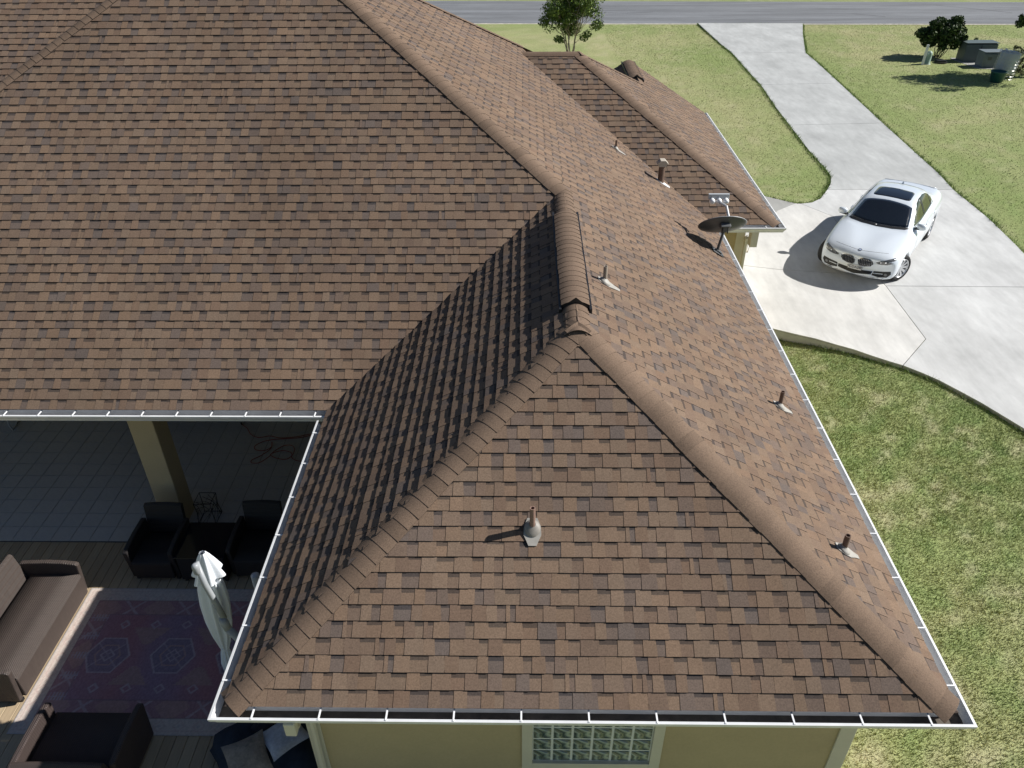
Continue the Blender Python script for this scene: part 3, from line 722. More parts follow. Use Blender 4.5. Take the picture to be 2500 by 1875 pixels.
for cx in (.72, 1.58, 2.44):
    hx, hy = np.abs(xm-cx), np.abs(ym_-H_/2); r6 = np.maximum(hx*.9+hy*.5, hy); star = np.maximum(hx, hy)
    put(r6 < .26, blue*.8, .8); put(np.abs(r6-.26) < .012, pale, .8); put(np.abs(r6-.15) < .010, tan_, .8); put(np.abs(hx+hy-.09) < .012, pale, .8); put((np.abs(hx-hy) < .014) & (r6 < .26), pale, .5)
for cx, cy, sg in ((1.15, .72, 1), (1.15, H_-.72, -1), (2.0, .72, 1), (2.0, H_-.72, -1)):
    hh = (ym_-cy)*sg; t3 = (hh > -.05) & (hh < .22) & (np.abs(xm-cx) < .20-.8*(np.floor(hh/.04)*.04)); put(t3, tan_*.8, .8)
for cx in np.arange(.75, 2.6, .42):
    for cy in (.62, H_-.62):
        q = np.abs(xm-cx)+np.abs(ym_-cy); put(np.abs(q-.06) < .016, pale, .75)
for k in range(5):
    for xx in (.36, W_-.36):
        cy = .5+k*.3; q = (np.abs(ym_-cy) < .055) & (np.abs(xm-xx) < .12) & ((np.abs((xm-xx)*25 % 1-.5) < .2) | (np.abs(ym_-cy) < .008)); put(q, np.array((.42, .47, .52)), .8)
rcol = (rcol*.36+np.where((ed < .22)[..., None], np.array((.52, .46, .42)), np.array((.29, .195, .215)))*.64)*np.where(ed < .22, 1., 1.2)[..., None]*(.85+.3*vnoise(xm*90, ym_*60, 3))[..., None]
P3 = np.stack([rx0+xm, ry0+ym_, -.0135+.0*xm], -1).reshape(-1, 3)
ii, jj = np.meshgrid(np.arange(nx-1), np.arange(nyy-1), indexing='ij'); q4 = np.stack([ii*nyy+jj, (ii+1)*nyy+jj, (ii+1)*nyy+jj+1, ii*nyy+jj+1], -1).reshape(-1, 4)
RUGM = mat('woven_rug', (0, 0, 0), .95, attr='Col', bump=(300, .4, .003), spec=.1)
rug = np_mesh('rug', P3, q4, RUGM, rcol.reshape(-1, 3)); tag(rug, 'patterned red and purple kilim rug with cream border on the deck', 'rug')
MB().box(rx0, rx1, ry0, ry1, -.0205, -.0145).build('rug_backing', mat('rug_backing', (.3, .25, .2), .95), rug)

# ------------------------------------------------------------------ wicker furniture
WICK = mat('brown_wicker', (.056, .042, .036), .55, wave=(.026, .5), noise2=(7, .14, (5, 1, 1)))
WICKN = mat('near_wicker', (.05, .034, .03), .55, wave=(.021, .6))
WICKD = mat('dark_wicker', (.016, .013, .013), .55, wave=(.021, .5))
GTOP = mat('black_glass_top', (.012, .012, .015), .12)
def wicker(name, label, cat, loc, rz, wd, dp, seat_h, arm_h, back_h, M=WICK, back_w=None, group=None, lean=.10, arm_t=.07):
    t_ = tag(empty(name, loc, rz), label, cat, group)
    x0, y0 = wd/2, dp/2; z0 = -.02
    m = MB(); m.box(-x0+arm_t+.002, x0-arm_t-.002, -y0+.09, y0-.015, z0+.07, seat_h-.03); m.build('seat_base', M, t_, bevel=.012)
    m = MB(); n = 8; R = []
    for i in range(n+1):
        a = -1+2*i/n; R.append([(a*(x0-arm_t-.004), yy, seat_h-.012*(1-a*a)*(1-abs(yy)/y0)-(.028 if k in (0, 5) else 0)) for k, yy in enumerate((-y0+.095, -y0+.10, -.05, .1, y0-.02, y0-.018))])
    m.rings(R, close=False); m.build('seat', M, t_, smooth=True)
    for sx in (-1, 1):
        pr = [(-y0, z0+.05), (y0-.06, z0+.05), (y0-.01, arm_h-.035), (y0-.05, arm_h-.012), (y0*.45, arm_h+.012), (-y0*.1, arm_h+.02), (-y0*.6, arm_h+.012), (-y0, arm_h)]
        xa, xb = (sx*x0, sx*(x0-arm_t)); m = MB(); m.prism(pr, min(xa, xb), max(xa, xb), axis='x'); m.build('arm', M, t_, bevel=.014)
        for sy in (-1, 1):
            m = MB(); m.box(sx*(x0-.06)-.022, sx*(x0-.06)+.022, sy*(y0-.09)-.022, sy*(y0-.09)+.022, z0, z0+.049); m.build('leg', BLACK, t_)
    bw = (back_w or (wd-2*arm_t))/2-.003; m = MB(); R = []
    for i in range(9):
        a = -1+2*i/8; hh = back_h+.02*(1-a*a)
        R.append([(a*bw, -y0+.09, z0+.06), (a*bw, -y0+.02, z0+.06), (a*bw, -y0-lean, hh-.02), (a*bw, -y0-lean+.035, hh), (a*bw, -y0-lean+.075, hh-.02)])
    m.rings(R); m.build('backrest', M, t_, bevel=.006)
    return t_
wicker('wicker_sofa', 'brown wicker sofa without cushions beside the rug, half in sunlight', 'sofa', (-6.52, 6.40, 0), -PI/2, 1.78, .80, .40, .60, .80)
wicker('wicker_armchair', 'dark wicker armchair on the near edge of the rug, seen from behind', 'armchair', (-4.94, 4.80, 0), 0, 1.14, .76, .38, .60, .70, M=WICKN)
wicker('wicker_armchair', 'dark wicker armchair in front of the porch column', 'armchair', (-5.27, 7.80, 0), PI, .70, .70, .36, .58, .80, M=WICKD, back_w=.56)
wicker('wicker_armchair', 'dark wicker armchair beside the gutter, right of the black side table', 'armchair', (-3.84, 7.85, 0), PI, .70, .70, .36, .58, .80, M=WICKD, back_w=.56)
t_ = tag(empty('side_table', (-4.56, 7.79, 0)), 'black wicker side table between the two dark armchairs', 'table')
MB().box(-.33, .33, -.33, .33, .03, .47).build('table_base', WICKD, t_, bevel=.012); MB().box(-.355, .355, -.355, .355, .471, .49).build('table_top', GTOP, t_, bevel=.004)
for sx in (-1, 1):
    for sy in (-1, 1): MB().box(sx*.29-.02, sx*.29+.02, sy*.29-.02, sy*.29+.02, -.02, .029).build('leg', BLACK, t_)

# ------------------------------------------------------------------ closed cantilever umbrella
CANV = mat('white_canvas', (.72, .76, .82), .8, noise=(5, .05), bump=(40, .15, .01)); GREYM = mat('grey_umbrella_metal', (.30, .32, .34), .45, noise=(6, .08))
um = tag(empty('patio_umbrella', (-2.85, 5.55, 0)), 'closed white cantilever umbrella with grey arm beside the wing gutter', 'umbrella')
def U(p): return Vector(p)-Vector((-2.85, 5.55, 0))
head = Vector((-3.40, 5.46, 2.50))
def pleat(c, r, n=60, amp=.25, k=7, ph=0, sq=1.0): return [c+Vector((math.cos(2*PI*q/n)*r*(1+amp*math.cos(k*2*PI*q/n+ph)), math.sin(2*PI*q/n)*r*sq*(1+amp*math.cos(k*2*PI*q/n+ph)), 0)) for q in range(n)]
m = MB(); prof = [(2.46, .025, -3.40), (2.34, .06, -3.41), (2.15, .095, -3.425), (1.95, .122, -3.44), (1.70, .135, -3.455), (1.40, .125, -3.475), (1.15, .095, -3.495), (.95, .055, -3.515), (.88, .04, -3.52), (.80, .05, -3.53), (.62, .065, -3.545), (.45, .05, -3.56)]
m.rings([pleat(U((x, 5.68, z)), r, amp=.22, k=9, ph=.2*z, sq=.9) for z, r, x in prof]); m.build('canopy', CANV, um, smooth=True)
m = MB(); m.rings([pleat(U((-3.40, 5.66, 2.52)), .03, amp=.1), pleat(U((-3.405, 5.67, 2.44)), .06, amp=.15, k=6), pleat(U((-3.415, 5.68, 2.30)), .105, amp=.2, k=6), pleat(U((-3.43, 5.69, 2.14)), .150, amp=.26, k=6)], caps=False); m.build('vent_flap', CANV, um, smooth=True)
m = MB(); m.lathe([(.046, .875), (.048, .92)], 14, Matrix.Translation(U((-3.52, 5.68, 0)))); m.build('tie_strap', CANV, um)
m = MB(); m.tube([U(head+Vector((-.01, .05, .03))), U((-3.35, 5.44, 2.28)), U((-3.30, 5.43, 2.02)), U((-3.255, 5.42, 1.76))], .032, 12); m.build('arm', GREYM, um, smooth=True)
m = MB(); m.lathe([(.026, -.08), (.036, -.06), (.038, .02), (.032, .05), (.015, .06)], 16, Matrix.Translation(U(head))); m.build('hub', GREYM, um, smooth=True)
m = MB(); m.tube([U((-3.27, 5.405, 1.78)), U((-3.255, 5.40, 1.70)), U((-3.235, 5.395, 1.60))], [.036, .046, .040], 14); m.build('slide_collar', GREYM, um, smooth=True)
m = MB(); m.tube([U((-3.24, 5.395, 1.62)), U((-3.05, 5.42, 1.15)), U((-2.86, 5.50, .80))], .042, 12); m.build('strut', GREYM, um, smooth=True)
m = MB(); m.tube([U((-2.85, 5.55, .02)), U((-2.85, 5.55, 2.30))], .045, 12); m.build('mast', GREYM, um, smooth=True)
m = MB(); m.box(-.5, .5, -.06, .06, -.022, .03); m.box(-.06, .06, -.5, .5, -.021, .031); m.build('base', GREYM, um)

# ------------------------------------------------------------------ bean bags, pillows, cord, plant stand and other patio things
NAVY = mat('navy_fabric', (.012, .022, .04), .85, noise=(8, .3), bump=(12, .5, .02)); PILW = mat('white_floral_fabric', (.42, .43, .46), .85, noise=(30, .25), noise2=(5, .15)); PILB = mat('beige_leaf_fabric', (.24, .205, .17), .85, noise=(16, .35), noise2=(40, .2))
def blob(c, rx, ry, rz, seed, nn=(20, 14), flat=.25):
    m = MB(); R = []
    for j in range(nn[1]+1):
        ph = -PI/2+PI*j/nn[1]; ring = []
        for i in range(nn[0]):
            a = 2*PI*i/nn[0]; d = Vector((math.cos(a)*math.cos(ph), math.sin(a)*math.cos(ph), math.sin(ph)))
            k = 1+.13*math.sin(3*d.x+seed)*math.cos(4*d.y+seed*2)+.07*math.sin(9*d.z+5*d.x+seed)+.05*math.sin(11*d.y-6*d.x+seed)
            z = d.z*rz*k
            if z < -flat*rz: z = -flat*rz+(z+flat*rz)*.1
            ring.append((c[0]+d.x*rx*k, c[1]+d.y*ry*k, c[2]+z))
        R.append(ring)
    return m.rings(R)
def pillow(w_, h_, t_, M, fac=12):
    m = MB(); top = []
    for s_ in (1, -1):
        R = []
        for i in range(fac+1):
            a = -1+2*i/fac; row = []
            for j in range(fac+1):
                b_ = -1+2*j/fac; k = (max(0, (1-abs(a)**2.2))*max(0, (1-abs(b_)**2.2)))**.55; pin = 1-.10*(1-abs(b_)**2)*(abs(a))-.0
                pin2 = 1-.10*(1-abs(a)**2)*abs(b_)
                row.append(M @ Vector((a*w_/2*pin, b_*h_/2*pin2, s_*t_/2*k*(1+.12*math.sin(4*a+3*b_)))))
            R.append(row)
        m.rings(R if s_ > 0 else R[::-1], close=False)
    return m
tag(blob((-3.15, 4.86, .12), .40, .36, .26, 1.0).build('bean_bag', NAVY, smooth=True), 'dark navy bean bag under the beige leaf pillow on the deck', 'bean bag')
tag(blob((-2.62, 4.82, .12), .36, .42, .24, 2.6).build('bean_bag', NAVY, smooth=True), 'dark navy bean bag under the white floral pillow by the house wall', 'bean bag')
tag(pillow(.46, .46, .14, Matrix.Translation((-3.04, 4.62, .40)) @ Matrix.Rotation(.5, 4, 'Z') @ Matrix.Rotation(.35, 4, 'X')).build('pillow', PILB, smooth=True), 'square beige leaf print pillow on the left bean bag', 'pillow')
tag(pillow(.46, .46, .14, Matrix.Translation((-2.70, 4.88, .41)) @ Matrix.Rotation(.72, 4, 'Z') @ Matrix.Rotation(-.12, 4, 'X')).build('pillow', PILW, smooth=True), 'square white floral pillow on the right bean bag', 'pillow')
tag(blob((-2.98, 5.05, .34), .13, .12, .10, 4.2).build('throw_blanket', mat('dark_throw', (.02, .018, .025), .9, bump=(20, .6, .02)), smooth=True), 'crumpled dark throw between the two pillows', 'blanket')
ORNG = mat('red_orange_cord', (.30, .055, .03), .5)
cp = [(-5.15, 11.12), (-5.02, 11.0), (-4.93, 10.86), (-4.82, 10.77), (-4.70, 10.74), (-4.55, 10.78), (-4.40, 10.74), (-4.22, 10.74), (-3.95, 10.80), (-3.70, 10.90), (-3.58, 11.02), (-3.64, 11.14), (-3.75, 11.08), (-3.72, 10.94), (-3.85, 10.80), (-4.10, 10.72), (-4.45, 10.68), (-4.66, 10.60), (-4.74, 10.48), (-4.66, 10.38), (-4.52, 10.38), (-4.44, 10.48), (-4.47, 10.62), (-4.44, 10.42), (-4.55, 10.25), (-4.68, 10.13), (-4.66, 10.05), (-4.52, 10.06), (-4.42, 10.20), (-4.36, 10.36), (-4.24, 10.50), (-4.10, 10.52), (-4.02, 10.42), (-4.02, 10.24), (-4.12, 10.14), (-4.28, 10.18), (-4.40, 10.28), (-4.22, 10.38), (-4.05, 10.32), (-4.0, 10.18), (-3.85, 10.10), (-3.6, 10.12), (-3.3, 10.12)]
sm = []
for i in range(len(cp)-1):
    p0, p1, p2, p3 = (Vector(cp[max(i-1, 0)]), Vector(cp[i]), Vector(cp[i+1]), Vector(cp[min(i+2, len(cp)-1)]))
    for k in range(5):
        s_ = k/5; q = .5*((2*p1)+(p2-p0)*s_+(2*p0-5*p1+4*p2-p3)*s_*s_+(3*p1-p0-3*p2+p3)*s_**3); sm.append((q.x, q.y, .008+.006*(math.sin(i*1.7) > .3)))
m = MB(); m.tube(sm, .0065, 6); cord = tag(m.build('extension_cord', ORNG, smooth=True), 'loosely coiled red orange extension cord on the patio tiles', 'cord')
m = MB(); m.box(-.03, .03, -.012, .012, 0, .022, M=Matrix.Translation((-5.17, 11.14, .001)) @ Matrix.Rotation(2.2, 4, 'Z')); m.build('plug', BLACK, cord)
WIRE = mat('black_wire', (.015, .015, .016), .5, metal=.5)
ps = tag(empty('plant_stand', (-4.93, 8.74, 0)), 'black twisted wire plant stand beside the porch column', 'plant stand')
for z, r in ((.0, .15), (.40, .14)):
    m = MB(); m.tube([(r*math.cos(a*PI/2+PI/4)*1.3, r*math.sin(a*PI/2+PI/4)*1.3, z+.006) for a in range(5)], .006, 6); m.build('ring', WIRE, ps)
for k in range(4):
    a = k*PI/2+PI/4; m = MB(); m.tube([(.195*math.cos(a), .195*math.sin(a), .0), (.165*math.cos(a), .165*math.sin(a), .2), (.182*math.cos(a), .182*math.sin(a), .41)], .006, 6); m.build('leg', WIRE, ps)
m = MB()
for k in range(16):
    a = k*PI/8; b_ = a+random.uniform(.6, 2.2); m.tube([(.17*math.cos(a), .17*math.sin(a), random.uniform(.0, .15)), (.15*math.cos((a+b_)/2), .15*math.sin((a+b_)/2), .22), (.17*math.cos(b_), .17*math.sin(b_), random.uniform(.28, .40))], .0035, 5)
m.build('wire_scroll', WIRE, ps)
# teal cushioned bench behind the column, and a pale metal chair whose curved leg shows at the left edge
TEAL = mat('teal_fabric', (.03, .10, .115), .85)
bn = tag(empty('bench', (-6.0, 11.62, 0)), 'bench with teal cushions by the patio wall behind the column', 'bench')
MB().box(-.95, .95, -.28, .28, .30, .38).build('seat', WICKD, bn, bevel=.01)
for k in range(2): MB().box(-.92+k*.93, -.03+k*.93, -.27, .26, .382, .48).build('cushion', TEAL, bn, bevel=.03)
for sx in (-1, 1):
    for sy in (-1, 1): MB().box(sx*.85-.03, sx*.85+.03, sy*.22-.03, sy*.22+.03, 0, .299).build('leg', WICKD, bn)
PALE = mat('pale_chair_metal', (.42, .42, .40), .45)
pc = tag(empty('patio_chair', (-9.55, 11.05, 0), .3), 'pale metal patio chair with curved tube legs at the left edge', 'chair')
for sx in (-1, 1):
    m = MB(); m.tube([(sx*.26, .30, .012), (sx*.26, -.05, .012), (sx*.26, -.26, .06), (sx*.26, -.32, .20), (sx*.26, -.26, .42), (sx*.26, .26, .44), (sx*.26, .40, .95)], .016, 8); m.build('leg', PALE, pc, smooth=True)
MB().box(-.25, .25, -.26, .24, .43, .46).build('seat', PALE, pc, bevel=.01)
MB().box(-.25, .25, .0, .02, 0, .5, M=Matrix.Translation((0, .27, .47)) @ Matrix.Rotation(-.25, 4, 'X')).build('backrest', PALE, pc, bevel=.006)

# ------------------------------------------------------------------ satellite dish
DGREY = mat('dish_grey', (.085, .09, .095), .4, noise=(5, .08)); DLIGHT = mat('dish_light_grey', (.45, .47, .49), .45)
dishb = Vector((3.364, 12.496, 2.775)); ds_ = tag(empty('satellite_dish', dishb), 'dark grey satellite dish with triple white receiver on the right roof slope', 'satellite dish')
fc = Vector((-.05, .72, .69)).normalized(); rx_ = Vector((1, .05, -.10)); rx_ = (rx_-fc*rx_.dot(fc)).normalized(); ry_ = fc.cross(rx_)
dc = Vector((.04, .10, .47))
m = MB(); R = []
for r, d in ((.001, -.085), (.25, -.080), (.5, -.064), (.75, -.037), (.92, -.013), (1, 0), (1.012, .006), (.995, .011), (.90, -.002), (.7, -.030), (.4, -.058), (.001, -.072)):
    R.append([dc+(rx_*math.cos(2*PI*k/40)*.415+ry_*math.sin(2*PI*k/40)*.335)*r+fc*d for k in range(40)])
m.rings(R, caps=False); m.build('reflector', DGREY, ds_, smooth=True)
m = MB(); m.rings([[dc+(rx_*math.cos(2*PI*k/40)*.415+ry_*math.sin(2*PI*k/40)*.335)*r+fc*d for k in range(40)] for r, d in ((1.004, .004), (1.018, .008), (1.006, .014))], caps=False); m.build('rim', DLIGHT, ds_, smooth=True)
bk = dc-fc*.09-ry_*.20+Vector((-.03, 0, -.02))
m = MB(); m.box(-.085, .085, -.05, .05, -.03, .03, M=Matrix.Translation(bk) @ Matrix(((rx_.x, ry_.x, fc.x), (rx_.y, ry_.y, fc.y), (rx_.z, ry_.z, fc.z))).to_4x4())
m.box(-.035, .035, -.04, .04, -.10, .03, M=Matrix.Translation(bk)); m.build('bracket', DGREY, ds_, bevel=.004)
for sx in (-1, 1):
    m = MB(); m.tube([bk+Vector((sx*.045, -.02, -.02)), bk+Vector((sx*.05, -.03, -.12))], .010, 8); m.build('adjuster', BLACK, ds_)
m = MB(); m.tube([Vector((0, 0, .01)), Vector((.0, .0, .08)), bk+Vector((-.0, 0, -.03))], .024, 12); m.build('mast', DGREY, ds_, smooth=True)
m = MB(); MV = Matrix.Translation((0, 0, 0)) @ PLANES['east_low'].N.to_track_quat('Z', 'Y').to_matrix().to_4x4(); m.box(-.10, .10, -.12, .12, .008, .020, M=MV); m.box(-.045, .045, -.06, .06, .018, .045, M=MV); m.build('foot', DGREY, ds_, bevel=.004)
lb = dc+fc*.40-ry_*.08+Vector((-.05, 0, .02))
m = MB(); m.tube([dc-ry_*.30+fc*.01, dc-ry_*.26+fc*.22, lb-Vector((0, 0, .03))], .024, 8); m.build('feed_arm', DLIGHT, ds_)
m = MB(); m.box(-.18, .18, -.02, .03, -.045, .045, M=Matrix.Translation(lb+fc*.05+Vector((0, 0, .02)))); m.build('receiver_bar', DLIGHT, ds_, bevel=.005)
for sx in (-1, 0, 1):
    m = MB(); m.lathe([(.012, -.06), (.042, -.055), (.054, -.025), (.046, .0), (.025, .04), (.015, .07)], 14, Matrix.Translation(lb+Vector((sx*.118, -.0, .0))) @ (-fc).to_track_quat('Z', 'Y').to_matrix().to_4x4() @ Matrix.Scale(-1, 4, (0, 0, 1))); m.build('receiver', WHITE, ds_, smooth=True)
m = MB(); m.tube([(.02, -.06, .02), (.10, -.16, -.02), (.22, -.26, -.11), (.34, -.30, -.18)], .004, 5); m.build('cable', BLACK, ds_)

# ------------------------------------------------------------------ car
PAINT = mat('silver_white_paint', (.73, .785, .84), .30, metal=.12, coat=.9)
CGLASS = mat('tinted_car_glass', (.010, .013, .018), .04, spec=.6, coat=.4); SGLASS = mat('green_side_glass', (.055, .065, .03), .05, spec=.7); CHROME = mat('chrome', (.72, .73, .75), .18, metal=1)
TYRE = mat('tyre_rubber', (.018, .018, .019), .85); RIM = mat('alloy_rim', (.62, .63, .65), .3, metal=.7); LAMP = mat('headlamp_glass', (.12, .125, .13), .08, coat=1.); LAMPD = mat('headlamp_inner', (.05, .05, .05), .2); CBLK = mat('car_black_trim', (.012, .012, .013), .45)
hd = Vector((-.577, -.817, 0)).normalized(); lf = Vector((-hd.y, hd.x, 0))
cpos = Vector((8.905, 16.94, 0))-lf*.80-hd*1.484
car = tag(empty('car', (cpos.x, cpos.y, .004), math.atan2(hd.y, hd.x)), 'silver white four door sedan parked on the concrete driveway, front wheels turned', 'car')
#  x, W, zb, shoulder(y,z), p6(y,z), p7(y,z), p8 z, bow
ST = [(2.312, .80, .25, (.775, .56), (.70, .62), (.36, .655), .665, .25), (2.27, .85, .20, (.825, .62), (.75, .675), (.38, .715), .73, .25), (2.17, .885, .18, (.86, .67), (.785, .735), (.30, .80), .795, .22), (1.95, .91, .19, (.885, .735), (.80, .80), (.31, .868), .848, .15), (1.5, .925, .21, (.90, .81), (.81, .872), (.38, .944), .908, .07), (1.12, .93, .21, (.905, .86), (.81, .92), (.48, .98), .955, .04),
      (1.0, .93, .21, (.905, .875), (.80, .94), (.66, .97), .985, .06), (.94, .93, .21, (.905, .88), (.80, .945), (.67, .99), 1.01, .08), (.50, .93, .21, (.91, .895), (.805, .965), (.655, 1.18), 1.215, .10), (.14, .93, .21, (.91, .905), (.805, .98), (.615, 1.345), 1.385, .10), (.04, .93, .21, (.91, .905), (.805, .985), (.60, 1.375), 1.415, .09), (-.25, .93, .21, (.91, .91), (.80, .99), (.585, 1.41), 1.452, .04), (-.7, .93, .21, (.91, .915), (.795, 1.0), (.58, 1.415), 1.46, 0),
      (-1.1, .93, .21, (.91, .92), (.79, 1.01), (.57, 1.375), 1.425, -.03), (-1.3, .93, .21, (.91, .925), (.785, 1.015), (.565, 1.32), 1.37, -.05), (-1.62, .925, .21, (.905, .93), (.775, 1.025), (.56, 1.17), 1.215, -.06), (-1.88, .92, .22, (.90, .935), (.765, 1.03), (.58, 1.065), 1.085, -.06), (-2.25, .905, .24, (.88, .93), (.745, 1.03), (.52, 1.06), 1.07, -.09), (-2.46, .885, .26, (.86, .92), (.725, 1.035), (.52, 1.065), 1.075, -.14), (-2.54, .86, .28, (.83, .86), (.70, .98), (.5, 1.01), 1.02, -.17), (-2.59, .80, .33, (.77, .72), (.64, .84), (.42, .87), .88, -.18)]
R = []
for x, W_, zb, p5, p6, p7, z8, bow in ST:
    half = [(0, zb), (W_*.55, zb), (W_*.90, zb+.01), (W_*.97, zb+.09), (W_, .46 if zb < .3 else .5), (W_*.995, (.46+p5[1])/2+.02), p5, p6, ((p6[0]+p7[0])/2, (p6[1]+p7[1])/2+(.012 if z8 > 1.2 else .010)), p7, (p7[0]*.5, p7[1]*.35+z8*.65), (0, z8)]
    full = half+[(-y, z) for y, z in half[-2:0:-1]]
    R.append([(x-bow*(abs(y)/.9)**2.2, y, z) for y, z in full])
m = MB(); m.rings(R); body = m.build('body_shell', PAINT, smooth=True)
ss = body.modifiers.new('s', 'SUBSURF'); ss.levels = 2; ss.render_levels = 2
cut = MB()
for wx in (1.484, -1.484):
    for sy in (-1, 1): cut.lathe([(.365, -.30), (.365, .30)], 40, Matrix.Translation((wx, sy*.90, .325)) @ Matrix.Rotation(PI/2, 4, 'X'))
cuto = cut.build('cutter', CBLK); bo = body.modifiers.new('b', 'BOOLEAN'); bo.operation = 'DIFFERENCE'; bo.object = cuto; bo.solver = 'EXACT'
dg = bpy.context.evaluated_depsgraph_get(); nm_ = bpy.data.meshes.new_from_object(body.evaluated_get(dg)); nm_.name = 'body'
bpy.data.objects.remove(body); bpy.data.objects.remove(cuto)
if not nm_.materials: nm_.materials.append(PAINT)
for p in nm_.polygons: p.use_smooth = True; p.material_index = 0
bd = bpy.data.objects.new('body', nm_); COL.objects.link(bd); bd.parent = car
bvh = BVHTree.FromPolygons([v.co.copy() for v in nm_.vertices], [tuple(p.vertices) for p in nm_.polygons])
def hit(o, d):
    h = bvh.ray_cast(Vector(o), Vector(d)); return h[0], h[1]
def proj_patch(name, outline, view, mt, off=.004, parent=None, n=10, depth=.006, origin=None):
    """a panel following the body: outline in (y,z) for 'front', (x,y) for 'top', (x,z) for side views; fan of rings around its centroid"""
    cx = sum(p[0] for p in outline)/len(outline); cy = sum(p[1] for p in outline)/len(outline)
    pts = []
    for i in range(len(outline)):
        a, b_ = outline[i], outline[(i+1) % len(outline)]; L_ = math.hypot(b_[0]-a[0], b_[1]-a[1]); k = max(1, int(L_/.05))
        pts += [(a[0]+(b_[0]-a[0])*j/k, a[1]+(b_[1]-a[1])*j/k) for j in range(k)]
    def sp(p):
        if view == 'front': h, nn = hit((4, p[0], p[1]), (-1, 0, 0))
        elif view == 'rear': h, nn = hit((-4, p[0], p[1]), (1, 0, 0))
        elif view == 'top': h, nn = hit((p[0], p[1], 4), (0, 0, -1))
        elif view == 'left': h, nn = hit((p[0], 3, p[1]), (0, -1, 0))
        else: h, nn = hit((p[0], -3, p[1]), (0, 1, 0))
        return h, nn
    Rr = []; last = None
    for s_ in (1, .85, .6, .3, .02):
        ring = []
        for p in pts:
            h, nn = sp((cx+(p[0]-cx)*s_, cy+(p[1]-cy)*s_))
            if h is None: h, nn = last
            last = (h, nn); ring.append(h+nn*off)
        Rr.append(ring)
    low = [Rr[0][i]-(Rr[0][i]-Rr[0][i])-hit_n(Rr[0][i])*depth for i in range(len(pts))]
    m = MB(); m.rings([low]+Rr, caps=False); m.add(Rr[-1], [tuple(range(len(pts)))])
    o = m.build(name, mt, parent if parent is not None else car, smooth=True); return o
def hit_n(p):
    r = bvh.find_nearest(p); return r[1]
def arc(a, b_, c, n=8): return [((1-t_)**2*a[0]+2*t_*(1-t_)*b_[0]+t_*t_*c[0], (1-t_)**2*a[1]+2*t_*(1-t_)*b_[1]+t_*t_*c[1]) for t_ in [i/n for i in range(n)]]
# glass
ws = [(.90, 0), (.87, .32), (.79, .60), (.745, .67), (.45, .625), (.165, .56), (.145, .40), (.13, 0)]
proj_patch('windshield', ws+[(x, -y) for x, y in ws[-2:0:-1]], 'top', CGLASS, off=.005)
cowl = [(.985, 0), (.95, .35), (.87, .63), (.79, .71)]
proj_patch('cowl', cowl[:4]+[(.765, .672), (.795, .607), (.875, .325), (.908, 0)], 'top', CBLK, off=.004); proj_patch('cowl', [(x, -y) for x, y in (cowl[:4]+[(.765, .672), (.795, .607), (.875, .325), (.908, 0)])][::-1], 'top', CBLK, off=.004)
rw = [(-1.24, 0), (-1.26, .40), (-1.30, .50), (-1.66, .53), (-1.74, .40), (-1.78, 0)]
proj_patch('rear_window', rw+[(x, -y) for x, y in rw[-2:0:-1]], 'top', CGLASS, off=.004)
sr = [(.0, .0), (-.01, .36), (-.04, .42), (-.11, .44), (-.48, .43), (-.56, .41), (-.59, .35), (-.60, 0)]
proj_patch('sunroof', sr+[(x, -y) for x, y in sr[-2:0:-1]], 'top', CGLASS, off=.004)
for vw, nmv in (('left', 1), ('right', -1)):
    proj_patch('side_window', [(.56, 1.01), (.10, 1.275), (-.10, 1.345), (-.34, 1.375), (-.355, 1.02)], vw, SGLASS if nmv > 0 else CGLASS, off=.004)
    proj_patch('side_window', [(-.41, 1.02), (-.40, 1.378), (-.75, 1.375), (-1.0, 1.335), (-1.17, 1.27), (-1.13, 1.05)], vw, SGLASS if nmv > 0 else CGLASS, off=.004)
    proj_patch('side_window', [(-1.17, 1.06), (-1.21, 1.25), (-1.38, 1.14), (-1.36, 1.08)], vw, SGLASS if nmv > 0 else CGLASS, off=.004)
    proj_patch('door_pillar', [(-.358, 1.02), (-.345, 1.375), (-.398, 1.378), (-.408, 1.02)], vw, CBLK, off=.005)
    proj_patch('door_pillar', [(-1.135, 1.05), (-1.175, 1.268), (-1.205, 1.252), (-1.165, 1.06)], vw, CBLK, off=.005)
    proj_patch('chrome_trim', [(.60, .985), (.60, .999), (-1.40, 1.055), (-1.40, 1.040)], vw, CHROME, off=.006)
    for hx in (-.22, -1.12): proj_patch('door_handle', [(hx, .83), (hx-.02, .852), (hx-.20, .857), (hx-.22, .84), (hx-.20, .825)], vw, PAINT, off=.022, depth=.02)
    for dx in (.62, -.38, -1.30): proj_patch('door_seam', [(dx, .30), (dx-.006, .30), (dx-.006, .93), (dx, .93)], vw, CBLK, off=.0012, depth=.002)
    proj_patch('sill', [(1.08, .24), (1.06, .30), (-1.06, .30), (-1.08, .24)], vw, CBLK, off=.003)
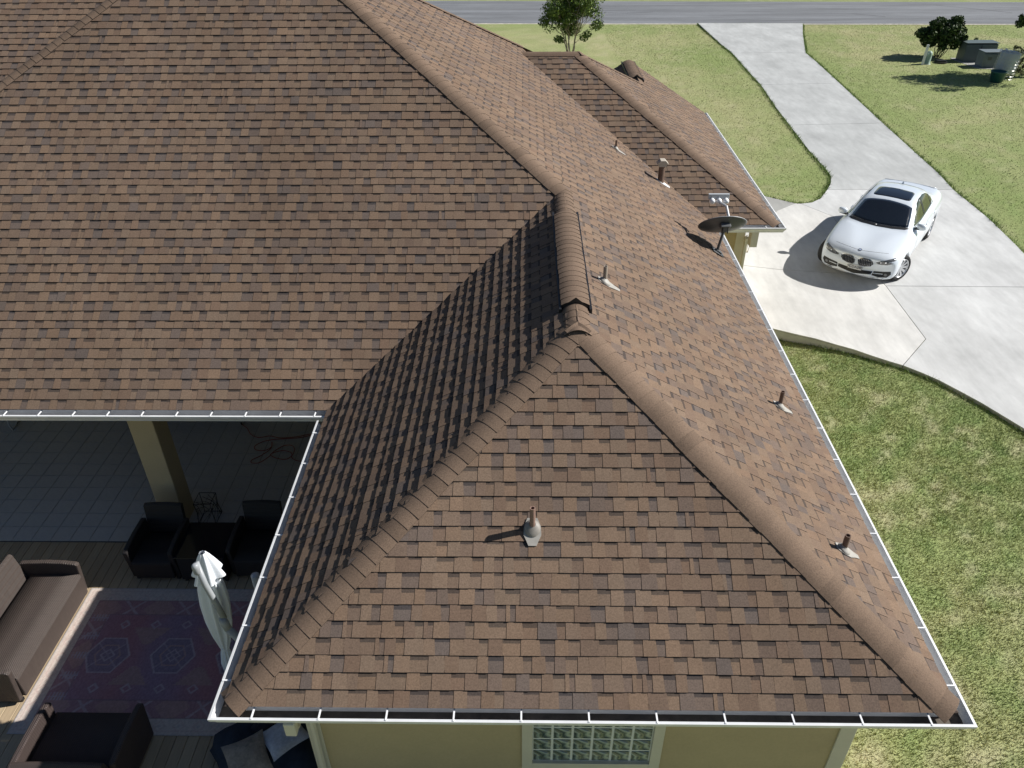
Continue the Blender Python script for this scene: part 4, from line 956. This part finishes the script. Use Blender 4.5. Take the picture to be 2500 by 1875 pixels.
# front details
for sy in (-1, 1):
    k = [(sy*.035, .49), (sy*.030, .605), (sy*.06, .665), (sy*.14, .690), (sy*.29, .682), (sy*.365, .64), (sy*.375, .56), (sy*.33, .475), (sy*.20, .440), (sy*.08, .446)]
    if sy < 0: k = k[::-1]
    g_ = proj_patch('grille_surround', k, 'front', CHROME, off=.008); cxk, cyk = sy*.203, .566
    gi = proj_patch('grille', [(cxk+(y-cxk)*.945, cyk+(z-cyk)*.92) for y, z in k], 'front', CBLK, off=.011)
    for q in range(8):
        yy = sy*(.070+q*.0375); tz, bz = (.672-.0035*abs(q-3.5)**1.6, .462+.003*abs(q-3.0)**1.7)
        proj_patch('slat', [(yy-.003, bz), (yy+.003, bz), (yy+.003, tz), (yy-.003, tz)], 'front', CHROME, off=.018, parent=gi)
    h = [(sy*.44, .575), (sy*.43, .625), (sy*.52, .672), (sy*.66, .712), (sy*.775, .735), (sy*.80, .70), (sy*.765, .63), (sy*.66, .582), (sy*.54, .565)]
    if sy < 0: h = h[::-1]
    hl = proj_patch('headlight', h, 'front', LAMP, off=.006)
    for hy, hr in ((.52, .034), (.62, .040)):
        proj_patch('lamp_ring', [(sy*hy+hr*math.cos(a*PI/5), .632+hr*.85*math.sin(a*PI/5)+(hy-.52)*.12) for a in range(10)], 'front', LAMPD, off=.009, parent=hl)
        proj_patch('lamp_lens', [(sy*hy+hr*.55*math.cos(a*PI/5), .632+hr*.5*math.sin(a*PI/5)+(hy-.52)*.12) for a in range(10)], 'front', CHROME, off=.012, parent=hl)
    f_ = [(sy*.40, .285), (sy*.42, .375), (sy*.62, .40), (sy*.77, .43), (sy*.785, .36), (sy*.72, .275), (sy*.55, .26)]
    if sy < 0: f_ = f_[::-1]
    fi = proj_patch('fog_recess', f_, 'front', CBLK, off=.006)
    proj_patch('fog_lamp', [(sy*.68+.036*math.cos(a*PI/6), .335+.034*math.sin(a*PI/6)) for a in range(12)], 'front', LAMP, off=.012, parent=fi)
    bl_ = [(sy*.42, .325), (sy*.42, .338), (sy*.62, .352), (sy*.62, .338)]
    proj_patch('fog_blade', bl_ if sy > 0 else bl_[::-1], 'front', PAINT, off=.011, parent=fi)
proj_patch('lower_intake', [(-.38, .30), (-.39, .365), (0, .355), (.39, .365), (.38, .30), (0, .255)], 'front', CBLK, off=.006)
proj_patch('lip_trim', [(-.66, .238), (-.66, .252), (0, .232), (.66, .252), (.66, .238), (0, .218)], 'front', CHROME, off=.006)
pl_ = proj_patch('license_plate', [(-.152, .345), (-.152, .445), (.152, .445), (.152, .345)], 'front', mat('plate_white', (.72, .72, .70), .4), off=.022, depth=.02)
# lettering on the plate, then the hood roundel
def text_mesh(txt, size, name, mt, parent, M):
    cu = bpy.data.curves.new(name, 'FONT'); cu.body = txt; cu.size = size; cu.align_x = 'CENTER'; cu.align_y = 'CENTER'; cu.extrude = .0012
    o = bpy.data.objects.new(name, cu); COL.objects.link(o); d_ = bpy.context.evaluated_depsgraph_get(); me = bpy.data.meshes.new_from_object(o.evaluated_get(d_)); bpy.data.objects.remove(o)
    me.materials.clear(); me.materials.append(mt); o = bpy.data.objects.new(name, me); COL.objects.link(o); o.parent = parent; o.matrix_local = M; return o
h, nn = hit((4, 0, .395), (-1, 0, 0)); nn = Vector((nn.x, 0, nn.z)).normalized()
rotm = Matrix(((0, -nn.z, nn.x), (1, 0, 0), (0, nn.x, nn.z))).to_4x4()
text_mesh('9CDA280', .085, 'plate_number', mat('plate_ink', (.03, .035, .06), .5), pl_, Matrix.Translation(h+nn*.027) @ rotm)
h, nn = hit((2.13, 0, 4), (0, 0, -1)); Mq = Matrix.Translation(h+nn*.003) @ nn.to_track_quat('Z', 'Y').to_matrix().to_4x4()
m = MB(); m.lathe([(.041, 0), (.041, .004), (.036, .006)], 24, Mq); em = m.build('emblem', CHROME, car)
m = MB(); m.lathe([(.036, .0055), (.036, .0068)], 24, Mq); m.build('emblem_ring', CBLK, em)
for k in range(4):
    m = MB(); pts = [(0, 0)]+[(.024*math.cos(k*PI/2+a*PI/12), .024*math.sin(k*PI/2+a*PI/12)) for a in range(7)]; m.prism(pts, .007, .0078, M=Mq); m.build('emblem_quarter', mat('emblem_blue', (.04, .16, .5), .3) if k % 2 else WHITE, em)
# hood seam and hood creases
for i in range(12):
    y0_, y1_ = -.60+i*.10, -.50+i*.10; xx = lambda y: 2.135-.22*(abs(y)/.7)**2
    proj_patch('hood_seam', [(xx(y0_), y0_), (xx(y0_)+.007, y0_), (xx(y1_)+.007, y1_), (xx(y1_), y1_)], 'top', CBLK, off=.001, depth=.002)
# mirrors, antenna, spoiler lip
for sy in (-1, 1):
    m = MB(); R = []
    for a, r1, r2 in ((-.115, .012, .03), (-.09, .045, .07), (-.02, .058, .082), (.06, .055, .078), (.095, .035, .05), (.105, .01, .02)):
        R.append([(.56+r1*math.cos(2*PI*k/14)*1.3-abs(a)*.25, sy*(.935+a), 1.035+r2*math.sin(2*PI*k/14)) for k in range(14)])
    m.rings(R if sy < 0 else [r[::-1] for r in R]); mr = m.build('mirror', PAINT, car, smooth=True)
    m = MB(); m.box(.50, .60, min(sy*.80, sy*.90), max(sy*.80, sy*.90), .965, .995); m.build('mirror_arm', CBLK, mr)
m = MB(); m.rings([[(-1.12, -.035, 1.415), (-1.12, .035, 1.415), (-1.20, 0, 1.405)], [(-1.15, -.006, 1.475), (-1.15, .006, 1.475), (-1.185, 0, 1.47)]]); m.build('antenna_fin', PAINT, car)
m = MB(); m.tube([(-2.40+.0-.09*(abs(y)/.7)**2*-1, y, 1.066) for y in (-.66, -.45, -.2, 0, .2, .45, .66)], .008, 8); m.build('boot_spoiler', PAINT, car, smooth=True)
for sy in (-1, 1):
    tl = [(sy*.50, .74), (sy*.50, .86), (sy*.72, .88), (sy*.74, .76)]; proj_patch('tail_light', tl if sy > 0 else tl[::-1], 'rear', mat('tail_red', (.35, .01, .01), .15), off=.005)
# wheels
def wheel(x, sy, steer):
    Mw = Matrix.Translation((x, sy*.795, .325)) @ Matrix.Rotation(steer, 4, 'Z') @ Matrix.Rotation(-sy*PI/2, 4, 'X')
    wroot = MB(); wroot.lathe([(.215, -.11), (.30, -.118), (.322, -.09), (.328, -.04), (.328, .04), (.322, .09), (.30, .118), (.228, .112), (.225, .09)], 40, Mw, caps=False); wr_ = wroot.build('wheel', TYRE, car, smooth=True)
    m = MB(); m.lathe([(.228, .105), (.232, .118), (.222, .118), (.215, .08), (.205, -.05)], 40, Mw, caps=False); m.build('rim', RIM, wr_, smooth=True)
    m = MB(); m.lathe([(.205, .02), (.02, .02)], 24, Mw); m.build('brake_disc', CBLK, wr_)
    for k in range(10):
        a = k*PI/5; Ms = Mw @ Matrix.Rotation(a, 4, 'Z'); m = MB()
        m.add([Ms @ Vector(p) for p in ((.03, -.020, .085), (.03, .020, .085), (.222, .034, .108), (.222, -.034, .108), (.03, -.020, .06), (.03, .020, .06), (.222, .030, .085), (.222, -.030, .085))], [(0, 1, 2, 3), (4, 7, 6, 5), (0, 4, 5, 1), (1, 5, 6, 2), (2, 6, 7, 3), (3, 7, 4, 0)]); m.build('spoke', RIM, wr_)
    m = MB(); m.lathe([(.045, .075), (.042, .098), (.005, .100)], 16, Mw); m.build('hub_cap', RIM, wr_)
for sy in (-1, 1): wheel(1.484, sy, -.45); wheel(-1.484, sy, 0)
# inside: seats and wheel, barely seen; wheel-arch liners
m = MB(); m.box(-1.9, 1.95, -.72, .72, .20, .62); m.build('underbody', CBLK, car)

# ------------------------------------------------------------------ trees and shrubs
BARK = mat('pale_bark', (.30, .25, .20), .85, noise=(12, .25)); BARKD = mat('dark_bark', (.12, .09, .07), .9, noise=(12, .25))
def leafmat(name): return mat(name, (0, 0, 0), .55, attr='Col', spec=.25)
LEAF = leafmat('leaf')
def leaves(name, pts, size, cols, parent, bias=None):
    """pts (n,3): one folded leaf (2 triangles) at each point, random facing"""
    n = len(pts); d = rng.normal(size=(n, 3)); d /= np.linalg.norm(d, axis=1)[:, None]
    e = rng.normal(size=(n, 3)); e -= d*(e*d).sum(1)[:, None]; e /= np.linalg.norm(e, axis=1)[:, None]
    s_ = size*rng.uniform(.6, 1.4, (n, 1)); nn = np.cross(d, e)
    A = pts-d*s_; B = pts+e*s_*.5+nn*s_*.12; C_ = pts+d*s_; D_ = pts-e*s_*.5+nn*s_*.12
    V_ = np.stack([A, B, C_, D_], 1).reshape(-1, 3); k = np.arange(n)*4
    F_ = np.concatenate([np.stack([k, k+1, k+2], 1), np.stack([k, k+2, k+3], 1)])
    c = cols[rng.integers(0, len(cols), n)]*rng.uniform(.7, 1.3, (n, 1))
    return np_mesh(name, V_, F_, LEAF, np.repeat(c, 4, 0), parent)
def clumps(cs, per):
    out = []
    for (c, r) in cs:
        q = rng.normal(size=(per, 3)); q /= np.linalg.norm(q, axis=1)[:, None]; q *= r*rng.uniform(.25, 1, (per, 1))**.5; out.append(np.array(c)+q*np.array((1, 1, .8)))
    return np.concatenate(out)
def limb(m, a, b_, r0, r1, n=5, wob=.06):
    a, b_ = Vector(a), Vector(b_); L_ = (b_-a).length; path = []
    for i in range(n+1):
        t_ = i/n; p = a.lerp(b_, t_)
        if 0 < i < n: p += Vector((random.uniform(-1, 1), random.uniform(-1, 1), random.uniform(-.5, .5)))*wob*L_
        path.append(p)
    m.tube(path, [r0+(r1-r0)*i/n for i in range(n+1)], 6)
    return path
# crape myrtle beyond the garage ridge
tx, ty = 2.22, 40.84
tr = tag(empty('crape_myrtle_tree', (tx, ty, -.06)), 'multi stemmed crape myrtle tree on the lawn before the road', 'tree')
m = MB(); cs = []
for k in range(7):
    a = k*2*PI/7+random.uniform(-.3, .3); p0 = (.10*math.cos(a), .10*math.sin(a), 0); sp_ = random.uniform(.35, .75); p1 = (sp_*math.cos(a)*.55, sp_*math.sin(a)*.55, 1.15)
    limb(m, p0, p1, .032, .024, wob=.03)
    for q in range(5):
        a2 = a+random.uniform(-.8, .8); rr = random.uniform(.5, 1.35); zz = random.uniform(1.6, 3.8); p2 = (rr*math.cos(a2), rr*math.sin(a2), zz); pth = limb(m, p1, p2, .016, .004)
        cs.append((p2, random.uniform(.28, .5)))
        for w_ in range(2):
            p3 = Vector(pth[3])+Vector((random.uniform(-.5, .5), random.uniform(-.5, .5), random.uniform(.1, .6))); limb(m, pth[3], p3, .007, .003, 3); cs.append((tuple(p3), random.uniform(.2, .34)))
for p in ((-.62, -.1, 1.02), (-.45, .2, .92), (.80, 0, 1.22), (.62, -.2, 1.10)):
    limb(m, (p[0]*.15, p[1]*.15, .75), p, .008, .003, 4); cs.append((p, .24))
for k in range(22):
    a = random.uniform(0, 2*PI); z_ = random.uniform(1.35, 3.7); r_ = random.uniform(0, .25+.25*(z_-1)); cs.append(((r_*math.cos(a), r_*math.sin(a), z_), random.uniform(.22, .36)))
m.build('trunk', BARK, tr, smooth=True)
GL = np.array([(.085, .14, .025), (.13, .185, .03), (.06, .11, .02), (.17, .22, .045), (.10, .15, .05)])
leaves('crown', clumps(cs, 170), .048, GL, tr)
# round evergreen bush by the utility boxes
def shrub(name, label, cat, loc, blobs, per, size, cols, stems, sh, group=None, bark=BARKD):
    t_ = tag(empty(name, loc), label, cat, group); m = MB()
    for k in range(stems):
        a = k*2*PI/stems; c = random.choice(blobs)[0]; limb(m, (.12*math.cos(a), .12*math.sin(a), 0), (c[0]*.7+.1*math.cos(a), c[1]*.7+.1*math.sin(a), max(.2, c[2])), .016*sh, .004*sh, 4, .05)
    m.build('trunk', bark, t_, smooth=True); leaves('crown', clumps(blobs, per), size, cols, t_); return t_
DK = np.array([(.030, .060, .014), (.045, .085, .02), (.022, .045, .012), (.08, .125, .03)])
bb_ = []
for k in range(60):
    a = random.uniform(0, 2*PI); e_ = random.uniform(-.8, 1); rr = random.uniform(.62, 1.0); q_ = math.sqrt(1-min(1, e_*e_)*.8)
    bb_.append(((1.08*rr*math.cos(a)*q_, .85*rr*math.sin(a)*q_, 1.08+.66*e_*random.uniform(.8, 1.1)), random.uniform(.12, .30)))
bb_ += [((0, 0, 1.1), .6), ((.4, 0, 1.05), .55), ((-.4, 0, 1.1), .55), ((0, -.3, 1.0), .55), ((.2, .2, 1.2), .55)]*3
shrub('bush', 'rounded dark evergreen bush beside the green utility boxes', 'bush', (20.42, 41.1, -.06), bb_, 150, .066, DK, 14, 1.2)
shrub('small_shrub', 'tiny green shrub on the lawn behind the taller utility box', 'shrub', (23.6, 44.0, -.06), [((0, 0, .16), .16), ((.06, .05, .28), .12)], 90, .04, DK, 4, .5)
wd_ = [((random.uniform(-.7, .9), random.uniform(-.5, .5), random.uniform(.15, 1.15)), random.uniform(.10, .24)) for k in range(34)]
shrub('weedy_shrub', 'scraggly brownish weeds at the right edge behind the wire cage', 'shrub', (22.75, 37.5, -.06), wd_, 46, .045, np.array([(.12, .11, .05), (.16, .13, .07), (.08, .11, .03)]), 22, .6)
# larger tree out past the right edge: its lowest branches hang into the corner and its shade falls over the boxes
bt = tag(empty('shade_tree', (24.15, 37.2, -.06)), 'leafy tree branch reaching in at the top right corner', 'tree')
m = MB(); limb(m, (0, 0, 0), (-.1, .1, 2.2), .12, .09, 5, .02); cs = []
for k in range(52):
    a = random.uniform(0, 2*PI); rr = random.uniform(.3, 1.85); zz = random.uniform(2.4, 4.4); p2 = (-.4+rr*math.cos(a)*1.05, rr*math.sin(a)*.85, zz); limb(m, (-.1, .1, random.uniform(1.6, 2.3)), p2, .035, .006); cs.append((p2, random.uniform(.30, .58)))
for k in range(9):
    p2 = (random.uniform(-2.15, -1.5), random.uniform(-.5, .9), random.uniform(2.05, 3.0)); limb(m, (-.1, .1, 2.0), p2, .02, .004); cs.append((p2, random.uniform(.16, .30)))
m.build('trunk', BARKD, bt, smooth=True); leaves('crown', clumps(cs, 190), .066, np.array([(.05, .09, .025), (.075, .12, .035), (.035, .065, .02)]), bt)

# ------------------------------------------------------------------ utility boxes and the odds and ends around them
UG = mat('utility_green', (.09, .118, .118), .5, noise=(4, .12)); UG2 = mat('utility_grey_green', (.155, .185, .20), .5, noise=(5, .15))
ub = tag(empty('utility_box', (21.85, 40.35, -.05)), 'larger dark green transformer box behind, left of the wire cage', 'utility box', None)
m = MB(); m.prism([(-.36, 0), (-.36, .82), (.30, .86), (.36, .70), (.36, 0)], -.72, .78, axis='x'); m.build('cabinet', UG, ub, bevel=.02)
m = MB(); m.box(-.75, .81, -.39, .36, .862, .885); m.build('lid', UG, ub, bevel=.01); m = MB(); m.box(-.01, .01, -.375, -.362, .05, .78); m.build('door_seam', BLACK, ub)
ub2 = tag(empty('utility_box', (22.0, 39.1, -.05)), 'smaller grey green utility box in front of the taller one', 'utility box')
m = MB(); m.prism([(-.33, 0), (-.33, .62), (-.26, .70), (.33, .70), (.33, 0)], -.55, .50, axis='x'); m.build('cabinet', UG2, ub2, bevel=.02)
MB().box(-.36, -.18, -.338, -.331, .36, .50).build('warning_label', mat('faded_label', (.10, .11, .10), .6), ub2); MB().box(-.57, .52, -.35, .345, .702, .72).build('lid', UG2, ub2, bevel=.006)
pad = MB(); pad.prism([(20.95, 40.9), (20.95, 40.1), (21.25, 38.55), (22.9, 38.4), (22.9, 40.9)], -.12, -.02); tag(pad.build('equipment_pad', CONC['old']), kind='structure')
ps_ = tag(empty('marker_post', (19.02, 39.5, -.06)), 'white marker post standing beside the pale green pedestal', 'post'); MB().box(-.055, .055, -.03, .03, 0, .92, M=Matrix.Rotation(.03, 4, 'Y')).build('post', WHITE, ps_, bevel=.006)
pd = tag(empty('cable_pedestal', (19.28, 39.62, -.06)), 'pale green cable pedestal beside the white marker post', 'pedestal'); PG = mat('pedestal_green', (.26, .36, .30), .5)
m = MB(); m.lathe([(.15, 0), (.15, .05), (.125, .07), (.135, .46), (.12, .56), (.05, .62)], 18); m.build('cover', PG, pd, smooth=True); m = MB(); m.lathe([(.165, 0), (.165, .045)], 18); m.build('base', WHITE, pd)
vb = tag(empty('valve_box', (20.03, 39.85, -.06)), 'low dark valve box in the grass before the bush', 'valve box'); MB().prism([(.30*math.cos(a*PI/8), .26*math.sin(a*PI/8)) for a in range(16)], 0, .10).build('box', BLACK, vb); MB().box(-.22, .20, -.15, .15, .101, .16).build('lid', mat('black_lid', (.02, .02, .022), .3), vb, bevel=.01)
# wire cage with pale plastic drum and teal tub
cg = tag(empty('wire_cage', (21.35, 36.75, -.06), 0), 'leaning cylindrical wire cage around a pale plastic drum', 'wire cage')
Mc = Matrix.Rotation(.10, 4, 'Y'); WIREL = mat('galvanised_wire', (.5, .5, .48), .4, metal=.6)
for k in range(10):
    m = MB(); m.tube([Mc @ Vector((.46*math.cos(2*PI*a/22), .46*math.sin(2*PI*a/22), .08+k*.125)) for a in range(23)], .007, 5); m.build('hoop', WIREL, cg)
m = MB()
for k in range(14): m.tube([Mc @ Vector((.46*math.cos(2*PI*k/14), .46*math.sin(2*PI*k/14), z)) for z in (0, 1.24)], .006, 5)
m.build('upright_wire', WIREL, cg)
dm = tag(empty('plastic_drum', (21.35, 36.75, -.06)), 'pale grey plastic drum standing inside the wire cage', 'drum')
m = MB(); m.lathe([(.36, .30), (.40, .34), (.41, .62), (.40, .66), (.41, .70), (.41, 1.10), (.38, 1.16), (.30, 1.18), (.05, 1.185)], 24, Mc); m.build('shell', mat('pale_drum_plastic', (.42, .46, .50), .5, noise=(5, .12)), dm, smooth=True)
for a in (2.6, 3.6): m = MB(); m.lathe([(.05, 0), (.05, .05), (.02, .06)], 12, Mc @ Matrix.Translation((.24*math.cos(a), .24*math.sin(a), 1.18))); m.build('cap', WHITE, dm)
tb = tag(empty('plastic_tub', (20.85, 36.15, -.06)), 'dark teal plastic tub in the grass before the wire cage', 'tub')
m = MB(); m.lathe([(.24, 0), (.31, .44), (.33, .45), (.33, .48), (.30, .48), (.23, .05), (.02, .045)], 24); m.build('shell', mat('teal_plastic', (.025, .10, .095), .4), tb, smooth=True)
m = MB(); m.tube([(.32*math.cos(a), .32*math.sin(a)*.4-.26, .43-.12*math.sin(a)) for a in [PI*i/8 for i in range(9)]], .008, 6); m.build('handle', BLACK, tb)
